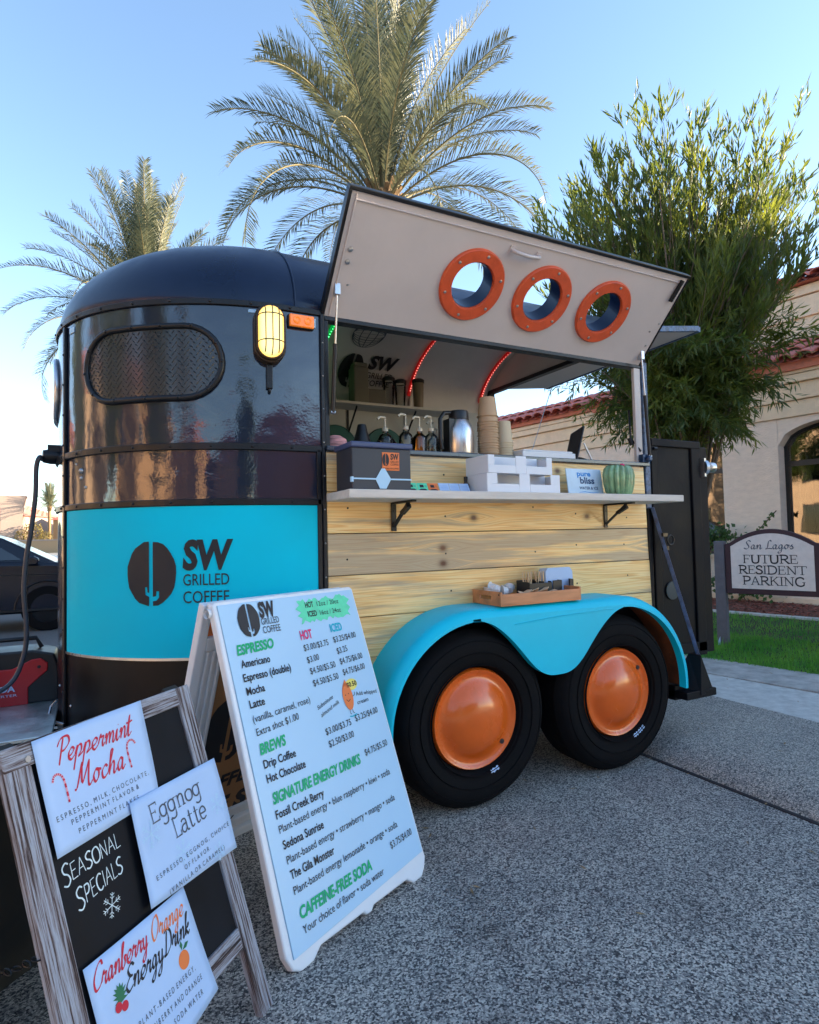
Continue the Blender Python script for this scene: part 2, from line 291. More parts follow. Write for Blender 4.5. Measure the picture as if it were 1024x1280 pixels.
def woodmat():
    m, n, b = principled('blue_stained_pine')
    tc = n.nodes.new('ShaderNodeTexCoord'); oi = n.nodes.new('ShaderNodeObjectInfo')
    sp = n.nodes.new('ShaderNodeSeparateXYZ'); n.links.new(tc.outputs['Object'], sp.inputs[0])
    def math_(op, a, bb=None, c=None):
        q = n.nodes.new('ShaderNodeMath'); q.operation = op
        for i, x in enumerate((a, bb, c)):
            if x is None: continue
            if isinstance(x, (int, float)): q.inputs[i].default_value = x
            else: n.links.new(x, q.inputs[i])
        return q.outputs[0]
    x, z = sp.outputs[0], sp.outputs[2]
    warp = 0.0; knotmask = 0.0
    knots = [(-.05,1.253),(.66,1.257),(-.22,1.115),(-.22,1.045),(1.14,1.09),(.47,.925),(1.30,1.22),(.47,1.49),(-.02,.76),(.98,.74),(.15,.60),(1.4,.93)]
    for kx, kz in knots:
        dx = math_('MULTIPLY', math_('SUBTRACT', x, kx - (-.0)), 1.0); dz = math_('SUBTRACT', z, kz)
        e = math_('ADD', math_('POWER', math_('MULTIPLY', dx, 9.), 2.), math_('POWER', math_('MULTIPLY', dz, 26.), 2.))
        g = math_('POWER', 2.718, math_('MULTIPLY', e, -1.))
        s = math_('MULTIPLY', g, math_('MULTIPLY', math_('SIGN', dz), .045))
        warp = s if isinstance(warp, float) else math_('ADD', warp, s)
        e2 = math_('ADD', math_('POWER', math_('MULTIPLY', dx, 46.), 2.), math_('POWER', math_('MULTIPLY', dz, 62.), 2.))
        g2 = math_('POWER', 2.718, math_('MULTIPLY', e2, -1.))
        knotmask = g2 if isinstance(knotmask, float) else math_('ADD', knotmask, g2)
    z2 = math_('SUBTRACT', z, warp)
    cb = n.nodes.new('ShaderNodeCombineXYZ'); n.links.new(math_('MULTIPLY', x, .30), cb.inputs[0]); n.links.new(math_('MULTIPLY', math_('FLOOR', math_('MULTIPLY', math_('SUBTRACT', z, -.039), 5.68)), 3.7), cb.inputs[1]); n.links.new(math_('MULTIPLY', z2, 11.), cb.inputs[2])
    nz = n.nodes.new('ShaderNodeTexNoise'); nz.inputs['Scale'].default_value = 2.0; nz.inputs['Detail'].default_value = 1.5; n.links.new(cb.outputs[0], nz.inputs['Vector'])
    wv = math_('FRACT', math_('MULTIPLY', nz.outputs[0], 11.))
    grain = ramp(n, [(0,(.98,.72,.34)),(.55,(.97,.64,.26)),(.88,(.84,.48,.16)),(1,(.98,.68,.30))]); n.links.new(wv, grain.inputs[0])
    # streak stain
    cs = n.nodes.new('ShaderNodeCombineXYZ'); n.links.new(math_('MULTIPLY', x, .42), cs.inputs[0]); n.links.new(math_('MULTIPLY', z2, 7.), cs.inputs[2])
    n2 = n.nodes.new('ShaderNodeTexNoise'); n2.inputs['Scale'].default_value = 2.1; n2.inputs['Detail'].default_value = 6; n2.inputs['Roughness'].default_value = .6; n.links.new(cs.outputs[0], n2.inputs['Vector'])
    # more stain on the third board from the top (z 1.01-1.19)
    band = math_('MULTIPLY', math_('COMPARE', z, 1.10, .088), .13)
    st = ramp(n, [(.50,(0,0,0)),(.60,(1,1,1))]); n.links.new(math_('ADD', n2.outputs[0], math_('SUBTRACT', band, .028)), st.inputs[0])
    fine = n.nodes.new('ShaderNodeTexNoise'); fine.inputs['Scale'].default_value = 3.; fine.inputs['Detail'].default_value = 8
    cf = n.nodes.new('ShaderNodeCombineXYZ'); n.links.new(math_('MULTIPLY', x, 2.), cf.inputs[0]); n.links.new(math_('MULTIPLY', z2, 90.), cf.inputs[2]); n.links.new(cf.outputs[0], fine.inputs['Vector'])
    mx = n.nodes.new('ShaderNodeMixRGB'); n.links.new(math_('MULTIPLY', st.outputs[0], .68), mx.inputs[0]); n.links.new(grain.outputs[0], mx.inputs[1]); mx.inputs[2].default_value = (.30,.27,.23,1)
    mf = n.nodes.new('ShaderNodeMixRGB'); mf.blend_type = 'MULTIPLY'; mf.inputs[0].default_value = .6; n.links.new(mx.outputs[0], mf.inputs[1]); rf = ramp(n, [(.3,(.72,.7,.66)),(.6,(1,1,1))]); n.links.new(fine.outputs[0], rf.inputs[0]); n.links.new(rf.outputs[0], mf.inputs[2])
    mk = n.nodes.new('ShaderNodeMixRGB'); n.links.new(math_('MINIMUM', math_('MULTIPLY', knotmask, 1.15), 1.), mk.inputs[0]); n.links.new(mf.outputs[0], mk.inputs[1]); mk.inputs[2].default_value = (.11,.03,.008,1)
    n.links.new(mk.outputs[0], b.inputs['Base Color']); b.inputs['Roughness'].default_value = .5; b.inputs['Coat Weight'].default_value = .15
    bp = n.nodes.new('ShaderNodeBump'); bp.inputs['Strength'].default_value = .2; bp.inputs['Distance'].default_value = .003; n.links.new(fine.outputs[0], bp.inputs['Height']); n.links.new(bp.outputs[0], b.inputs['Normal'])
    return m
M['pine'] = woodmat()
def distressed():
    m, n, b = principled('whitewashed_barn_wood')
    tc = n.nodes.new('ShaderNodeTexCoord'); mp = n.nodes.new('ShaderNodeMapping'); n.links.new(tc.outputs['UV'], mp.inputs[0]); mp.inputs['Scale'].default_value = (90, 2.6, 1)
    nz = n.nodes.new('ShaderNodeTexNoise'); nz.inputs['Scale'].default_value = 1.5; nz.inputs['Detail'].default_value = 8; nz.inputs['Roughness'].default_value = .7; n.links.new(mp.outputs[0], nz.inputs['Vector'])
    rp = ramp(n, [(.38,(.015,.010,.010)),(.44,(.07,.04,.035)),(.49,(.22,.20,.21)),(.57,(.36,.39,.45)),(.65,(.15,.13,.13)),(.74,(.30,.32,.37))]); n.links.new(nz.outputs[0], rp.inputs[0]); n.links.new(rp.outputs[0], b.inputs['Base Color']); b.inputs['Roughness'].default_value = .8
    bp = n.nodes.new('ShaderNodeBump'); bp.inputs['Strength'].default_value = .5; bp.inputs['Distance'].default_value = .003; n.links.new(nz.outputs[0], bp.inputs['Height']); n.links.new(bp.outputs[0], b.inputs['Normal'])
    return m
M['barn'] = distressed()
def emis(name, col, st, base=None):
    m, n, b = principled(name); b.inputs['Base Color'].default_value = tuple(base or col) + (1,)
    b.inputs['Emission Color'].default_value = tuple(col) + (1,); b.inputs['Emission Strength'].default_value = st; return m
M['led_r'] = emis('red_led', (1,.25,.2), .9); M['led_g'] = emis('green_led', (.1,1,.25), 1.6)
M['strip_r'] = emis('red_led_strip', (.8,.01,.01), .04, (.3,.005,.005)); M['strip_g'] = emis('green_led_strip', (.0,.5,.08), .12, (.01,.08,.02))
def lampmat():
    m, n, b = principled('lit_lamp_glass'); lw = n.nodes.new('ShaderNodeLayerWeight'); lw.inputs[0].default_value = .35
    rp = ramp(n, [(0,(1,.86,.36)),(.5,(1,.62,.13)),(1,(.75,.28,.03))]); n.links.new(lw.outputs['Facing'], rp.inputs[0]); n.links.new(rp.outputs[0], b.inputs['Emission Color']); b.inputs['Emission Strength'].default_value = .36
    b.inputs['Base Color'].default_value = (.5,.3,.1,1); b.inputs['Roughness'].default_value = .3; return m
M['lamp'] = lampmat()
M['amber'] = mat('amber_lens', (.75,.16,.01), .25, var=.2, vscale=60, coat=.5, emit=(.8,.2,.01), estr=.12)

# ------------------------------------------------------------------ lettering
_tc = {}
def textgeo(txt, bold=0.):
    k = (txt, bold)
    if k in _tc: return _tc[k]
    cu = bpy.data.curves.new('t', 'FONT'); cu.body = txt; cu.offset = bold; cu.resolution_u = 3; cu.fill_mode = 'FRONT'
    ob = bpy.data.objects.new('t', cu); me = ob.to_mesh()
    vs = [(v.co.x, v.co.y) for v in me.vertices]; fs = [tuple(p.vertices) for p in me.polygons]
    ob.to_mesh_clear(); bpy.data.objects.remove(ob); bpy.data.curves.remove(cu)
    _tc[k] = (vs, fs); return _tc[k]
CAP = .729 * .95
def text2d(txt, x0, x1, y, h, bold=0., shear=0., lift=0.):
    """text from x0 to x1 on the baseline y, capitals h high; lift = rise of the baseline over its length"""
    vs, fs = textgeo(txt, bold)
    if not vs: return [], []
    a = min(v[0] for v in vs); b = max(v[0] for v in vs)
    sx = (x1-x0)/(b-a); sy = h/.69
    out = [(x0+(vx-a)*sx + shear*vy*sy, y + vy*sy + lift*((vx-a)/(b-a))) for vx, vy in vs]
    return out, fs
def catmull(pts, sub=6):
    if len(pts) < 3: return pts
    P = [pts[0]] + list(pts) + [pts[-1]]; out = []
    for i in range(1, len(P)-2):
        p0, p1, p2, p3 = P[i-1], P[i], P[i+1], P[i+2]
        for j in range(sub):
            t = j/sub
            out.append(tuple(.5*((2*p1[k]) + (-p0[k]+p2[k])*t + (2*p0[k]-5*p1[k]+4*p2[k]-p3[k])*t*t + (-p0[k]+3*p1[k]-3*p2[k]+p3[k])*t**3) for k in range(len(p1))))
    out.append(tuple(pts[-1])); return out
def ribbon(pts, w, nib=None, thin=.3):
    """flat ribbon mesh along 2D points; nib angle gives pen contrast"""
    vs = []; fs = []; k = len(pts)
    for i in range(k):
        a = pts[max(0,i-1)]; b = pts[min(k-1,i+1)]; dx, dy = b[0]-a[0], b[1]-a[1]; l = math.hypot(dx,dy) or 1e-6; dx/=l; dy/=l
        ww = w
        if nib is not None: ww = w*(thin + (1-thin)*abs(dx*math.sin(nib) - dy*math.cos(nib)))
        end = .55 if i in (0, k-1) else 1
        vs += [(pts[i][0]-dy*ww/2*end, pts[i][1]+dx*ww/2*end), (pts[i][0]+dy*ww/2*end, pts[i][1]-dx*ww/2*end)]
    for i in range(k-1): fs.append((2*i, 2*i+1, 2*i+3, 2*i+2))
    return vs, fs
CUR = {
'e':(.68,[[(0,.3),(.35,.45),(.55,.8),(.35,1),(.1,.7),(.1,.25),(.35,0),(.68,.3)]]),
'p':(.8,[[(0,.3),(.2,1),(.08,0),(-.05,-1)],[(.1,.3),(.3,.9),(.55,.95),(.6,.5),(.35,.02),(.8,.3)]]),
'r':(.68,[[(0,.3),(.2,1.1),(.26,.85),(.5,.9),(.42,.4),(.5,.02),(.68,.3)]]),
'm':(1.1,[[(0,.6),(.15,1),(.13,0)],[(.14,.2),(.3,.8),(.44,1),(.5,.75),(.46,0)],[(.47,.2),(.63,.8),(.78,1),(.86,.75),(.84,.1),(.95,0),(1.1,.3)]]),
'i':(.46,[[(0,.3),(.15,1),(.13,.15),(.25,0),(.46,.3)],[(.22,1.35),(.26,1.45)]]),
'n':(.8,[[(0,.6),(.15,1),(.13,0)],[(.14,.2),(.32,.85),(.48,1),(.56,.75),(.54,.1),(.64,0),(.8,.3)]]),
't':(.5,[[(0,.3),(.25,1.9),(.14,.15),(.28,0),(.5,.3)],[(-.12,1.2),(.2,1.22),(.55,1.32)]]),
'o':(.72,[[(.5,.9),(.25,1),(.08,.5),(.25,0),(.5,.3),(.5,.8),(.32,.98),(.72,.85)]]),
'c':(.62,[[(.52,.8),(.35,1),(.1,.6),(.15,.1),(.35,0),(.62,.3)]]),
'h':(.78,[[(0,.3),(.3,1.6),(.35,2.),(.2,1.9),(.1,0)],[(.11,.2),(.27,.8),(.44,1),(.52,.75),(.5,.12),(.6,0),(.78,.3)]]),
'a':(.78,[[(.5,.85),(.3,1),(.08,.5),(.2,0),(.42,.3),(.52,1)],[(.52,1),(.48,.15),(.6,0),(.78,.3)]]),
'b':(.68,[[(0,.3),(.3,1.7),(.3,2),(.15,1.8),(.1,.15),(.3,0),(.5,.4),(.4,.85),(.68,.8)]]),
'y':(.75,[[(0,.7),(.12,1),(.15,.3),(.3,0),(.5,.4),(.55,1)],[(.55,1),(.45,-.6),(.2,-1),(.05,-.75),(.5,-.1),(.75,.3)]]),
'g':(.76,[[(.5,.85),(.3,1),(.08,.5),(.2,.05),(.42,.3),(.52,1)],[(.52,1),(.45,-.6),(.2,-1),(.05,-.75),(.5,-.1),(.76,.3)]]),
'k':(.66,[[(0,.3),(.3,1.7),(.3,2),(.15,1.8),(.1,0)],[(.14,.4),(.45,.95),(.5,.7),(.2,.5),(.5,0),(.66,.3)]]),
's':(.6,[[(0,.3),(.3,1.05),(.28,.7),(.45,.35),(.3,0),(.1,.1),(.35,0),(.6,.3)]]),
'P':(1.05,[[(.5,2.1),(.4,1),(.3,-.1)],[(0,1.5),(.3,2.1),(.9,2.15),(1.1,1.6),(.75,1.1),(.4,1.0)]]),
'M':(1.45,[[(0,.1),(.2,.3),(.5,2.1)],[(.5,2.1),(.6,.4),(1.1,2.1)],[(1.1,2.1),(1.1,.3),(1.25,0),(1.45,.3)]]),
'C':(.95,[[(1.,1.7),(.8,2.1),(.4,1.8),(.1,.9),(.3,.05),(.7,.1),(.95,.4)]]),
'O':(1.08,[[(.7,2.1),(.3,1.8),(.1,.9),(.35,0),(.8,.4),(1.,1.3),(.75,2.05),(.5,1.9)]]),
'E':(.85,[[(.9,1.8),(.6,2.1),(.25,1.7),(.5,1.15),(.75,1.1),(.45,1.05),(.1,.5),(.4,0),(.85,.3)]]),
'D':(1.15,[[(.4,2),(.25,.1),(.1,0),(.5,0),(1.,.6),(.95,1.6),(.5,2.1),(.05,1.9)]]),
'S':(.95,[[(.9,1.8),(.6,2.1),(.3,1.7),(.5,1.1),(.7,.5),(.4,0),(.0,.25)]]),
'L':(.95,[[(.75,1.8),(.55,2.1),(.35,1.6),(.3,.4),(.05,0),(.5,.12),(.95,.05)]]),
' ':(.45,[]),
}
PRT = {  # thin typewriter letters
'E':(.95,[[(.1,1.5),(.8,1.5),(.8,1.25)],[(.2,1.5),(.2,0)],[(.1,0),(.85,0),(.85,.3)],[(.2,.8),(.6,.8)],[(.6,.95),(.6,.65)]]),
'L':(.9,[[(.1,1.5),(.4,1.5)],[(.25,1.5),(.25,0)],[(.1,0),(.8,0),(.8,.35)]]),
'g':(.85,['c',[(.4,1),(.12,.85),(.05,.5),(.15,.15),(.42,.05),(.62,.25),(.66,.6),(.6,.88),(.4,1)],[(.66,1),(.66,-.3)],'c',[(.66,-.2),(.58,-.5),(.3,-.6),(.1,-.45)],[(.6,1),(.85,1)]]),
'n':(.95,[[(.05,1),(.22,1),(.22,0)],[(.08,0),(.38,0)],'c',[(.22,.7),(.4,.98),(.62,.95),(.7,.7),(.7,0)],[(.55,0),(.87,0)]]),
'o':(.8,['c',[(.38,1),(.1,.82),(.05,.5),(.12,.15),(.38,0),(.65,.15),(.72,.5),(.65,.85),(.38,1)]]),
'a':(.85,['c',[(.1,.85),(.3,1),(.55,.95),(.62,.7),(.62,.1),(.75,0),(.85,.05)],'c',[(.6,.6),(.3,.58),(.08,.4),(.1,.1),(.35,0),(.6,.25)]]),
't':(.7,['c',[(.3,1.4),(.3,.2),(.42,0),(.65,.12)],[(.08,1),(.6,1)]]),
'e':(.8,['c',[(.1,.52),(.68,.52),(.62,.88),(.38,1),(.1,.82),(.05,.45),(.15,.1),(.4,0),(.68,.15)]]),
}
HAND = {  # hand lettered chalk capitals
'S':(.75,['c',[(.68,.92),(.45,1.02),(.15,.85),(.2,.6),(.5,.45),(.62,.2),(.35,-.02),(.02,.08)]]),
'E':(.68,[[(.1,1),(.08,0)],[(.08,1),(.55,1.03)],[(.1,.52),(.48,.54)],[(.08,0),(.58,.02)]]),
'A':(.78,[[(.02,0),(.36,1.02)],[(.36,1.02),(.68,0)],[(.12,.36),(.6,.38)]]),
'O':(.85,['c',[(.42,1),(.12,.85),(.04,.5),(.15,.1),(.4,0),(.7,.15),(.78,.55),(.62,.92),(.38,1)]]),
'N':(.82,[[(.08,0),(.1,1)],[(.1,1),(.62,0)],[(.62,0),(.66,1.02)]]),
'L':(.62,[[(.12,1),(.1,0)],[(.1,0),(.55,.02)]]),
'P':(.7,[[(.12,1),(.1,-.02)],'c',[(.1,1),(.5,.98),(.58,.72),(.42,.48),(.12,.45)]]),
'C':(.75,['c',[(.65,.88),(.42,1),(.12,.82),(.05,.45),(.2,.08),(.45,0),(.68,.14)]]),
'I':(.3,[[(.12,1),(.12,0)]]),
}
SER = {  # roman capitals: (points, weight) strokes
'F':(.72,[([(.14,0),(.14,1)],1),([(0,0),(.3,0)],.55),([(0,1),(.64,1)],.55),([(.64,1),(.64,.8)],.55),([(.14,.52),(.5,.52)],.55),([(.5,.62),(.5,.42)],.55)]),
'U':(.95,[([(.16,1),(.16,.35),(.25,.06),(.48,0),(.7,.08),(.78,.35),(.78,1)],.8),([(0,1),(.32,1)],.55),([(.62,1),(.94,1)],.55)]),
'T':(.8,[([(.4,0),(.4,1)],1),([(0,1),(.8,1)],.55),([(0,1),(0,.8)],.55),([(.8,1),(.8,.8)],.55),([(.22,0),(.58,0)],.55)]),
'R':(.9,[([(.16,0),(.16,1)],1),([(0,0),(.32,0)],.55),([(0,1),(.45,1),(.68,.88),(.68,.6),(.45,.48),(.16,.48)],.7),([(.4,.48),(.8,0),(.92,0)],.9)]),
'E':(.78,[([(.14,0),(.14,1)],1),([(0,0),(.68,0)],.55),([(.68,0),(.7,.24)],.55),([(0,1),(.64,1)],.55),([(.64,1),(.64,.8)],.55),([(.14,.52),(.5,.52)],.55),([(.5,.62),(.5,.42)],.55)]),
'S':(.68,[([(.56,.76),(.5,.95),(.3,1),(.1,.88),(.1,.66),(.3,.54),(.5,.42),(.6,.22),(.45,.03),(.25,0),(.08,.06),(.05,.26)],.75)]),
'I':(.38,[([(.17,0),(.17,1)],1),([(0,0),(.34,0)],.55),([(0,1),(.34,1)],.55)]),
'D':(.98,[([(.16,0),(.16,1)],1),([(0,0),(.45,0),(.75,.14),(.87,.5),(.75,.86),(.45,1),(0,1)],.65)]),
'N':(1.0,[([(.16,0),(.16,1)],.65),([(0,0),(.32,0)],.55),([(0,1),(.2,1)],.55),([(.14,1),(.8,0)],1),([(.8,0),(.8,1)],.65),([(.64,1),(.96,1)],.55)]),
'P':(.8,[([(.16,0),(.16,1)],1),([(0,0),(.34,0)],.55),([(0,1),(.45,1),(.7,.88),(.7,.58),(.45,.44),(.16,.44)],.7)]),
'A':(.92,[([(.12,0),(.44,1)],.65),([(.44,1),(.78,0)],1),([(.22,.34),(.66,.34)],.55),([(0,0),(.26,0)],.55),([(.64,0),(.94,0)],.55)]),
'K':(.95,[([(.16,0),(.16,1)],1),([(0,0),(.34,0)],.55),([(0,1),(.34,1)],.55),([(.18,.42),(.74,1)],.65),([(.36,.6),(.8,0)],.95),([(.6,1),(.88,1)],.55),([(.68,0),(.96,0)],.55)]),
'G':(.98,[([(.8,.78),(.7,.95),(.45,1),(.18,.86),(.08,.5),(.18,.14),(.45,0),(.7,.05),(.82,.16)],.75),([(.82,.42),(.82,.1)],1),([(.66,.44),(.94,.44)],.55)]),
}
def strokes2d(txt, font, x0, x1, y, xh, w, slant=0., nib=None, lift=0., thin=.3):
    """stroke lettering fitted from x0 to x1; xh is the unit height"""
    tot = sum(font.get(c, (.4, []))[0] for c in txt); sx = (x1-x0)/tot; vs = []; fs = []; cx = 0
    for c in txt:
        adv, st = font.get(c, (.4, [])); curve = font is CUR; nxt = False
        for s in st:
            ww = w
            if s == 'c': nxt = True; continue
            if isinstance(s, tuple): s, k = s; ww = w*k
            pts = catmull(s, 6) if (curve or nxt or (font is SER and len(s) > 4)) else s
            nxt = False
            q = [(x0 + (cx+px)*sx + slant*py*xh, y + py*xh + lift*((cx+px)/tot)) for px, py in pts]
            v, f = ribbon(q, ww, nib, thin); o = len(vs); vs += v; fs += [tuple(i+o for i in g) for g in f]
        cx += adv
    return vs, fs
class Flat:
    """collects 2D shapes and lays them on a plane or through a mapping function"""
    def __init__(s): s.v = []; s.f = []
    def add(s, vf):
        v, f = vf; o = len(s.v); s.v += v; s.f += [tuple(i+o for i in g) for g in f]; return s
    def poly(s, pts): o = len(s.v); s.v += pts; s.f.append(tuple(range(o, o+len(pts)))); return s
    def line(s, pts, w, **k): return s.add(ribbon(pts, w, **k))
    def disc(s, x, y, rx, ry=None, n=24, rot=0.):
        ry = ry or rx; c, d = math.cos(rot), math.sin(rot)
        return s.poly([(x + rx*math.cos(t)*c - ry*math.sin(t)*d, y + rx*math.cos(t)*d + ry*math.sin(t)*c) for t in [2*math.pi*i/n for i in range(n)]])
    def lay(s, name, mt, fn, parent, world=False):
        b = MB(); b.v = [tuple(fn(x, y)) for x, y in s.v]; b.f = list(s.f); b.m = [0]*len(s.f)
        return b.build(name, mt, parent, world=world, fix=False)
def bean(fl, x0, x1, y0, y1):
    """coffee bean with a saguaro-shaped gap: two half discs"""
    cx, cy, rx, ry = (x0+x1)/2, (y0+y1)/2, (x1-x0)/2, (y1-y0)/2
    L = []; Rr = []
    g = .075
    for i in range(15):
        t = math.pi/2 + math.pi*i/14; wob = 1 + .015*math.sin(i*2.3)
        L.append((cx - g*rx*1.1 + rx*(1-g)*wob*math.cos(t)*.98, cy + ry*wob*math.sin(t)))
    # cactus arm notch on the left half, near the bottom
    L += [(cx-g*rx, cy-ry*.86), (cx-g*rx*1., cy-ry*.72), (cx-rx*.22, cy-ry*.66), (cx-rx*.24, cy-ry*.42), (cx-rx*.16, cy-ry*.42), (cx-rx*.14, cy-ry*.58), (cx-g*rx, cy-ry*.6), (cx-g*rx, cy+ry*.9)]
    for i in range(15):
        t = -math.pi/2 + math.pi*i/14; wob = 1 + .015*math.sin(i*1.7)
        Rr.append((cx + g*rx*1.1 + rx*(1-g)*wob*math.cos(t)*.98, cy + ry*wob*math.sin(t)))
    Rr += [(cx+g*rx, cy+ry*.9), (cx+g*rx, cy-ry*.72), (cx+rx*.2, cy-ry*.7), (cx+rx*.22, cy-ry*.55), (cx+rx*.32, cy-ry*.55), (cx+rx*.32, cy-ry*.74), (cx+rx*.22, cy-ry*.84), (cx+g*rx, cy-ry*.86)]
    fl.poly(L); fl.poly(Rr)
def snowflake(fl, x, y, r, w):
    for k in range(6):
        a = k*math.pi/3 + .2; c, s_ = math.cos(a), math.sin(a)
        fl.line([(x, y), (x+r*c, y+r*s_)], w)
        for q in (.5, .75):
            for sg in (-1, 1):
                b = a + sg*.9; fl.line([(x+r*q*c, y+r*q*s_), (x+r*q*c+r*.28*math.cos(b), y+r*q*s_+r*.28*math.sin(b))], w*.8)

# ------------------------------------------------------------------ ground
def sheet(name, mt, pts, z0=-.3, kind='structure', bevel=None):
    """ground slab with a real thickness; pts are (x, y, ztop)"""
    b = MB(); k = len(pts)
    b.v = [p for p in pts] + [(p[0], p[1], z0) for p in pts]
    b.f = [tuple(range(k)), tuple(range(2*k-1, k-1, -1))] + [(i, k+i, k+(i+1) % k, (i+1) % k) for i in range(k)]; b.m = [0]*len(b.f)
    o = b.build(name, mt); tag(o, kind=kind); return o
def lx(x, y, a=.17): return x - a*(y-.5)          # lines that run away from the camera, turned a little to the left
sheet('road', M['agg'], [(-300,-300,0),(1.9,-300,0),(1.9,400,0),(-300,400,0)], -.5)
# raised aggregate kerb with a rounded lip
def strip(name, mt, prof, y0=-30, y1=40, a=.10, n=24, x_at=.5, zb=-.3):
    b = MB(); k = len(prof)
    for i in range(n+1):
        y = y0 + (y1-y0)*i/n
        for x, z in prof: b.v.append((x - a*(y-x_at), y, z))
        b.v += [(prof[-1][0] - a*(y-x_at), y, zb), (prof[0][0] - a*(y-x_at), y, zb)]
    kk = k+2
    for i in range(n):
        for j in range(kk): j2 = (j+1) % kk; b.f.append((i*kk+j, i*kk+j2, (i+1)*kk+j2, (i+1)*kk+j))
    b.f += [tuple(range(kk)), tuple(n*kk + j for j in range(kk))[::-1]]; b.m = [0]*len(b.f)
    return tag(b.build(name, mt, smooth=35), kind='structure')
strip('kerb', M['agg2'], [(1.335,-.01),(1.352,.014),(1.40,.042),(1.47,.066),(1.55,.080),(1.64,.085),(1.80,.082),(2.44,.064)], a=-.02)
strip('joint_sealant', M['ink'], [(1.318,-.01),(1.322,.0045),(1.342,.0045),(1.345,-.01)], a=-.02)
strip('concrete_gutter', M['conc'], [(2.30,.0),(2.32,.064),(2.98,.066),(3.0,.0)], a=.12)
strip('pavement_strip', M['conc2'], [(2.985,.0),(2.99,.072),(3.52,.078),(3.56,.0)], a=.15)
LA = .19
def lawnz(x, y):
    t = (x + LA*(y-.5) - 3.55)/(6.15-3.55); return .075 + .055*max(0, min(1, t))
strip('lawn', M['soil'], [(3.52,-.1),(3.53,.068),(4.5,.096),(6.2,.128),(6.24,-.1)], a=LA)
strip('bed_edging', M['conc'], [(6.14,-.1),(6.15,.150),(6.26,.152),(6.27,-.1)], a=LA)
strip('planting_bed', M['bark'], [(6.25,-.1),(6.26,.138),(9.5,.15),(9.6,-.1)], a=LA)
# grass blades
b = MB(); rg = random.Random(3)
for i in range(52000):
    y = rg.uniform(-2.6, 3.4); q = rg.random()**1.25; x = 3.50 + 2.64*q - LA*(y-.5)
    if rg.random() < .5: x = 3.48 + 1.3*rg.random() - LA*(y-.5)
    if x > -.4 + .886*0 + 9: continue
    z = lawnz(x, y) - .006; h = rg.uniform(.025, .055)*(1.25 if math.sin(x*5)+math.sin(y*6.3) > .6 else .9); a = rg.uniform(0, 6.283); l = rg.uniform(.0, .03); wd = rg.uniform(.002, .0045)
    if rg.random() < .02: h *= 1.9; wd *= 1.6
    ca, sa = math.cos(a), math.sin(a); b2 = rg.uniform(0, 6.283)
    b.add([(x-ca*wd, y-sa*wd, z), (x+ca*wd, y+sa*wd, z), (x+l*math.cos(b2), y+l*math.sin(b2), z+h)], [(0,1,2)])
tag(b.build('grass', M['grass'], fix=False), 'short green lawn grass between the pavement and the bark bed', 'grass', kind='stuff')
b = MB()
for i in range(9000):
    y = rg.uniform(-2.2, 4.2); x = 6.24 + 1.5*rg.random() - LA*(y-.5); z = .142 + rg.random()*.02; s = rg.uniform(.012, .04); a = rg.uniform(0, 6.28); t = rg.uniform(-.6, .6)
    ca, sa = math.cos(a)*s, math.sin(a)*s
    b.add([(x-ca, y-sa, z-t*s*.4), (x+sa*.35, y-ca*.35, z), (x+ca, y+sa, z+t*s*.5), (x-sa*.35, y+ca*.35, z+.006)], [(0,1,2),(0,2,3)])
M['chips'] = mat('red_bark_chips', (.30,.10,.07), .9, var=.6, vscale=45)
tag(b.build('bark_chips', M['chips'], fix=False), 'red brown bark chips covering the bed below the wall', 'bark chips', kind='stuff')
b = MB()
for i in range(120):
    y = rg.uniform(-1.6, 1.0); x = rg.choice([rg.uniform(-.6,1.3), 1.30+rg.gauss(0,.03)]) if i < 80 else rg.uniform(1.5,3.4); z = .004 if x < 1.34 else .092; l = rg.uniform(.006,.022); a = rg.uniform(0,6.28)
    ca, sa = math.cos(a)*l, math.sin(a)*l; b.add([(x-ca,y-sa,z), (x+sa*.25,y-ca*.25,z+.002), (x+ca,y+sa,z+.003), (x-sa*.25,y+ca*.25,z+.001)], [(0,1,2),(0,2,3)])
tag(b.build('leaf_litter', mat('dry_leaf', (.30,.20,.10), .9, var=.5, vscale=40), fix=False), 'tiny dry leaves and straw scattered on the paving by the kerb', 'leaf litter', kind='stuff')
# asphalt of the parking lot behind the trailer, 4 mm above the road sheet
sheet('parking_lot', M['asphalt'], [(-120,4.6,.005),(.9,4.6,.005),(-1.2,60,.005),(-120,60,.005)], -.1)

# ------------------------------------------------------------------ coffee trailer
T = empty('coffee_trailer', (.4,.8,0))
tag(T, 'black and turquoise horse trailer coffee bar with pine planks and a white hatch propped open', 'coffee trailer')
NA, NB, NC = .88, .80, -.5
_th = [math.pi*i/600 for i in range(601)]; _L = [0]
for i in range(1, 601):
    _L.append(_L[-1] + math.hypot(NA*(math.sin(_th[i])-math.sin(_th[i-1])), NB*(math.cos(_th[i])-math.cos(_th[i-1]))))
NL = _L[-1]
def nose(s, z, off=0.):
    if s <= 0: return Vector((NC - s, 0 - off, z))
    if s >= NL: return Vector((NC + (s-NL), 1.6 + off, z))
    lo = 0; hi = 600
    while hi-lo > 1:
        md = (lo+hi)//2
        if _L[md] > s: hi = md
        else: lo = md
    t = _th[lo] + (_th[hi]-_th[lo])*(s-_L[lo])/(_L[hi]-_L[lo])
    n = Vector((-math.sin(t)/NA, -math.cos(t)/NB, 0)).normalized()
    return Vector((NC - NA*math.sin(t), .8 - NB*math.cos(t), z)) + n*off
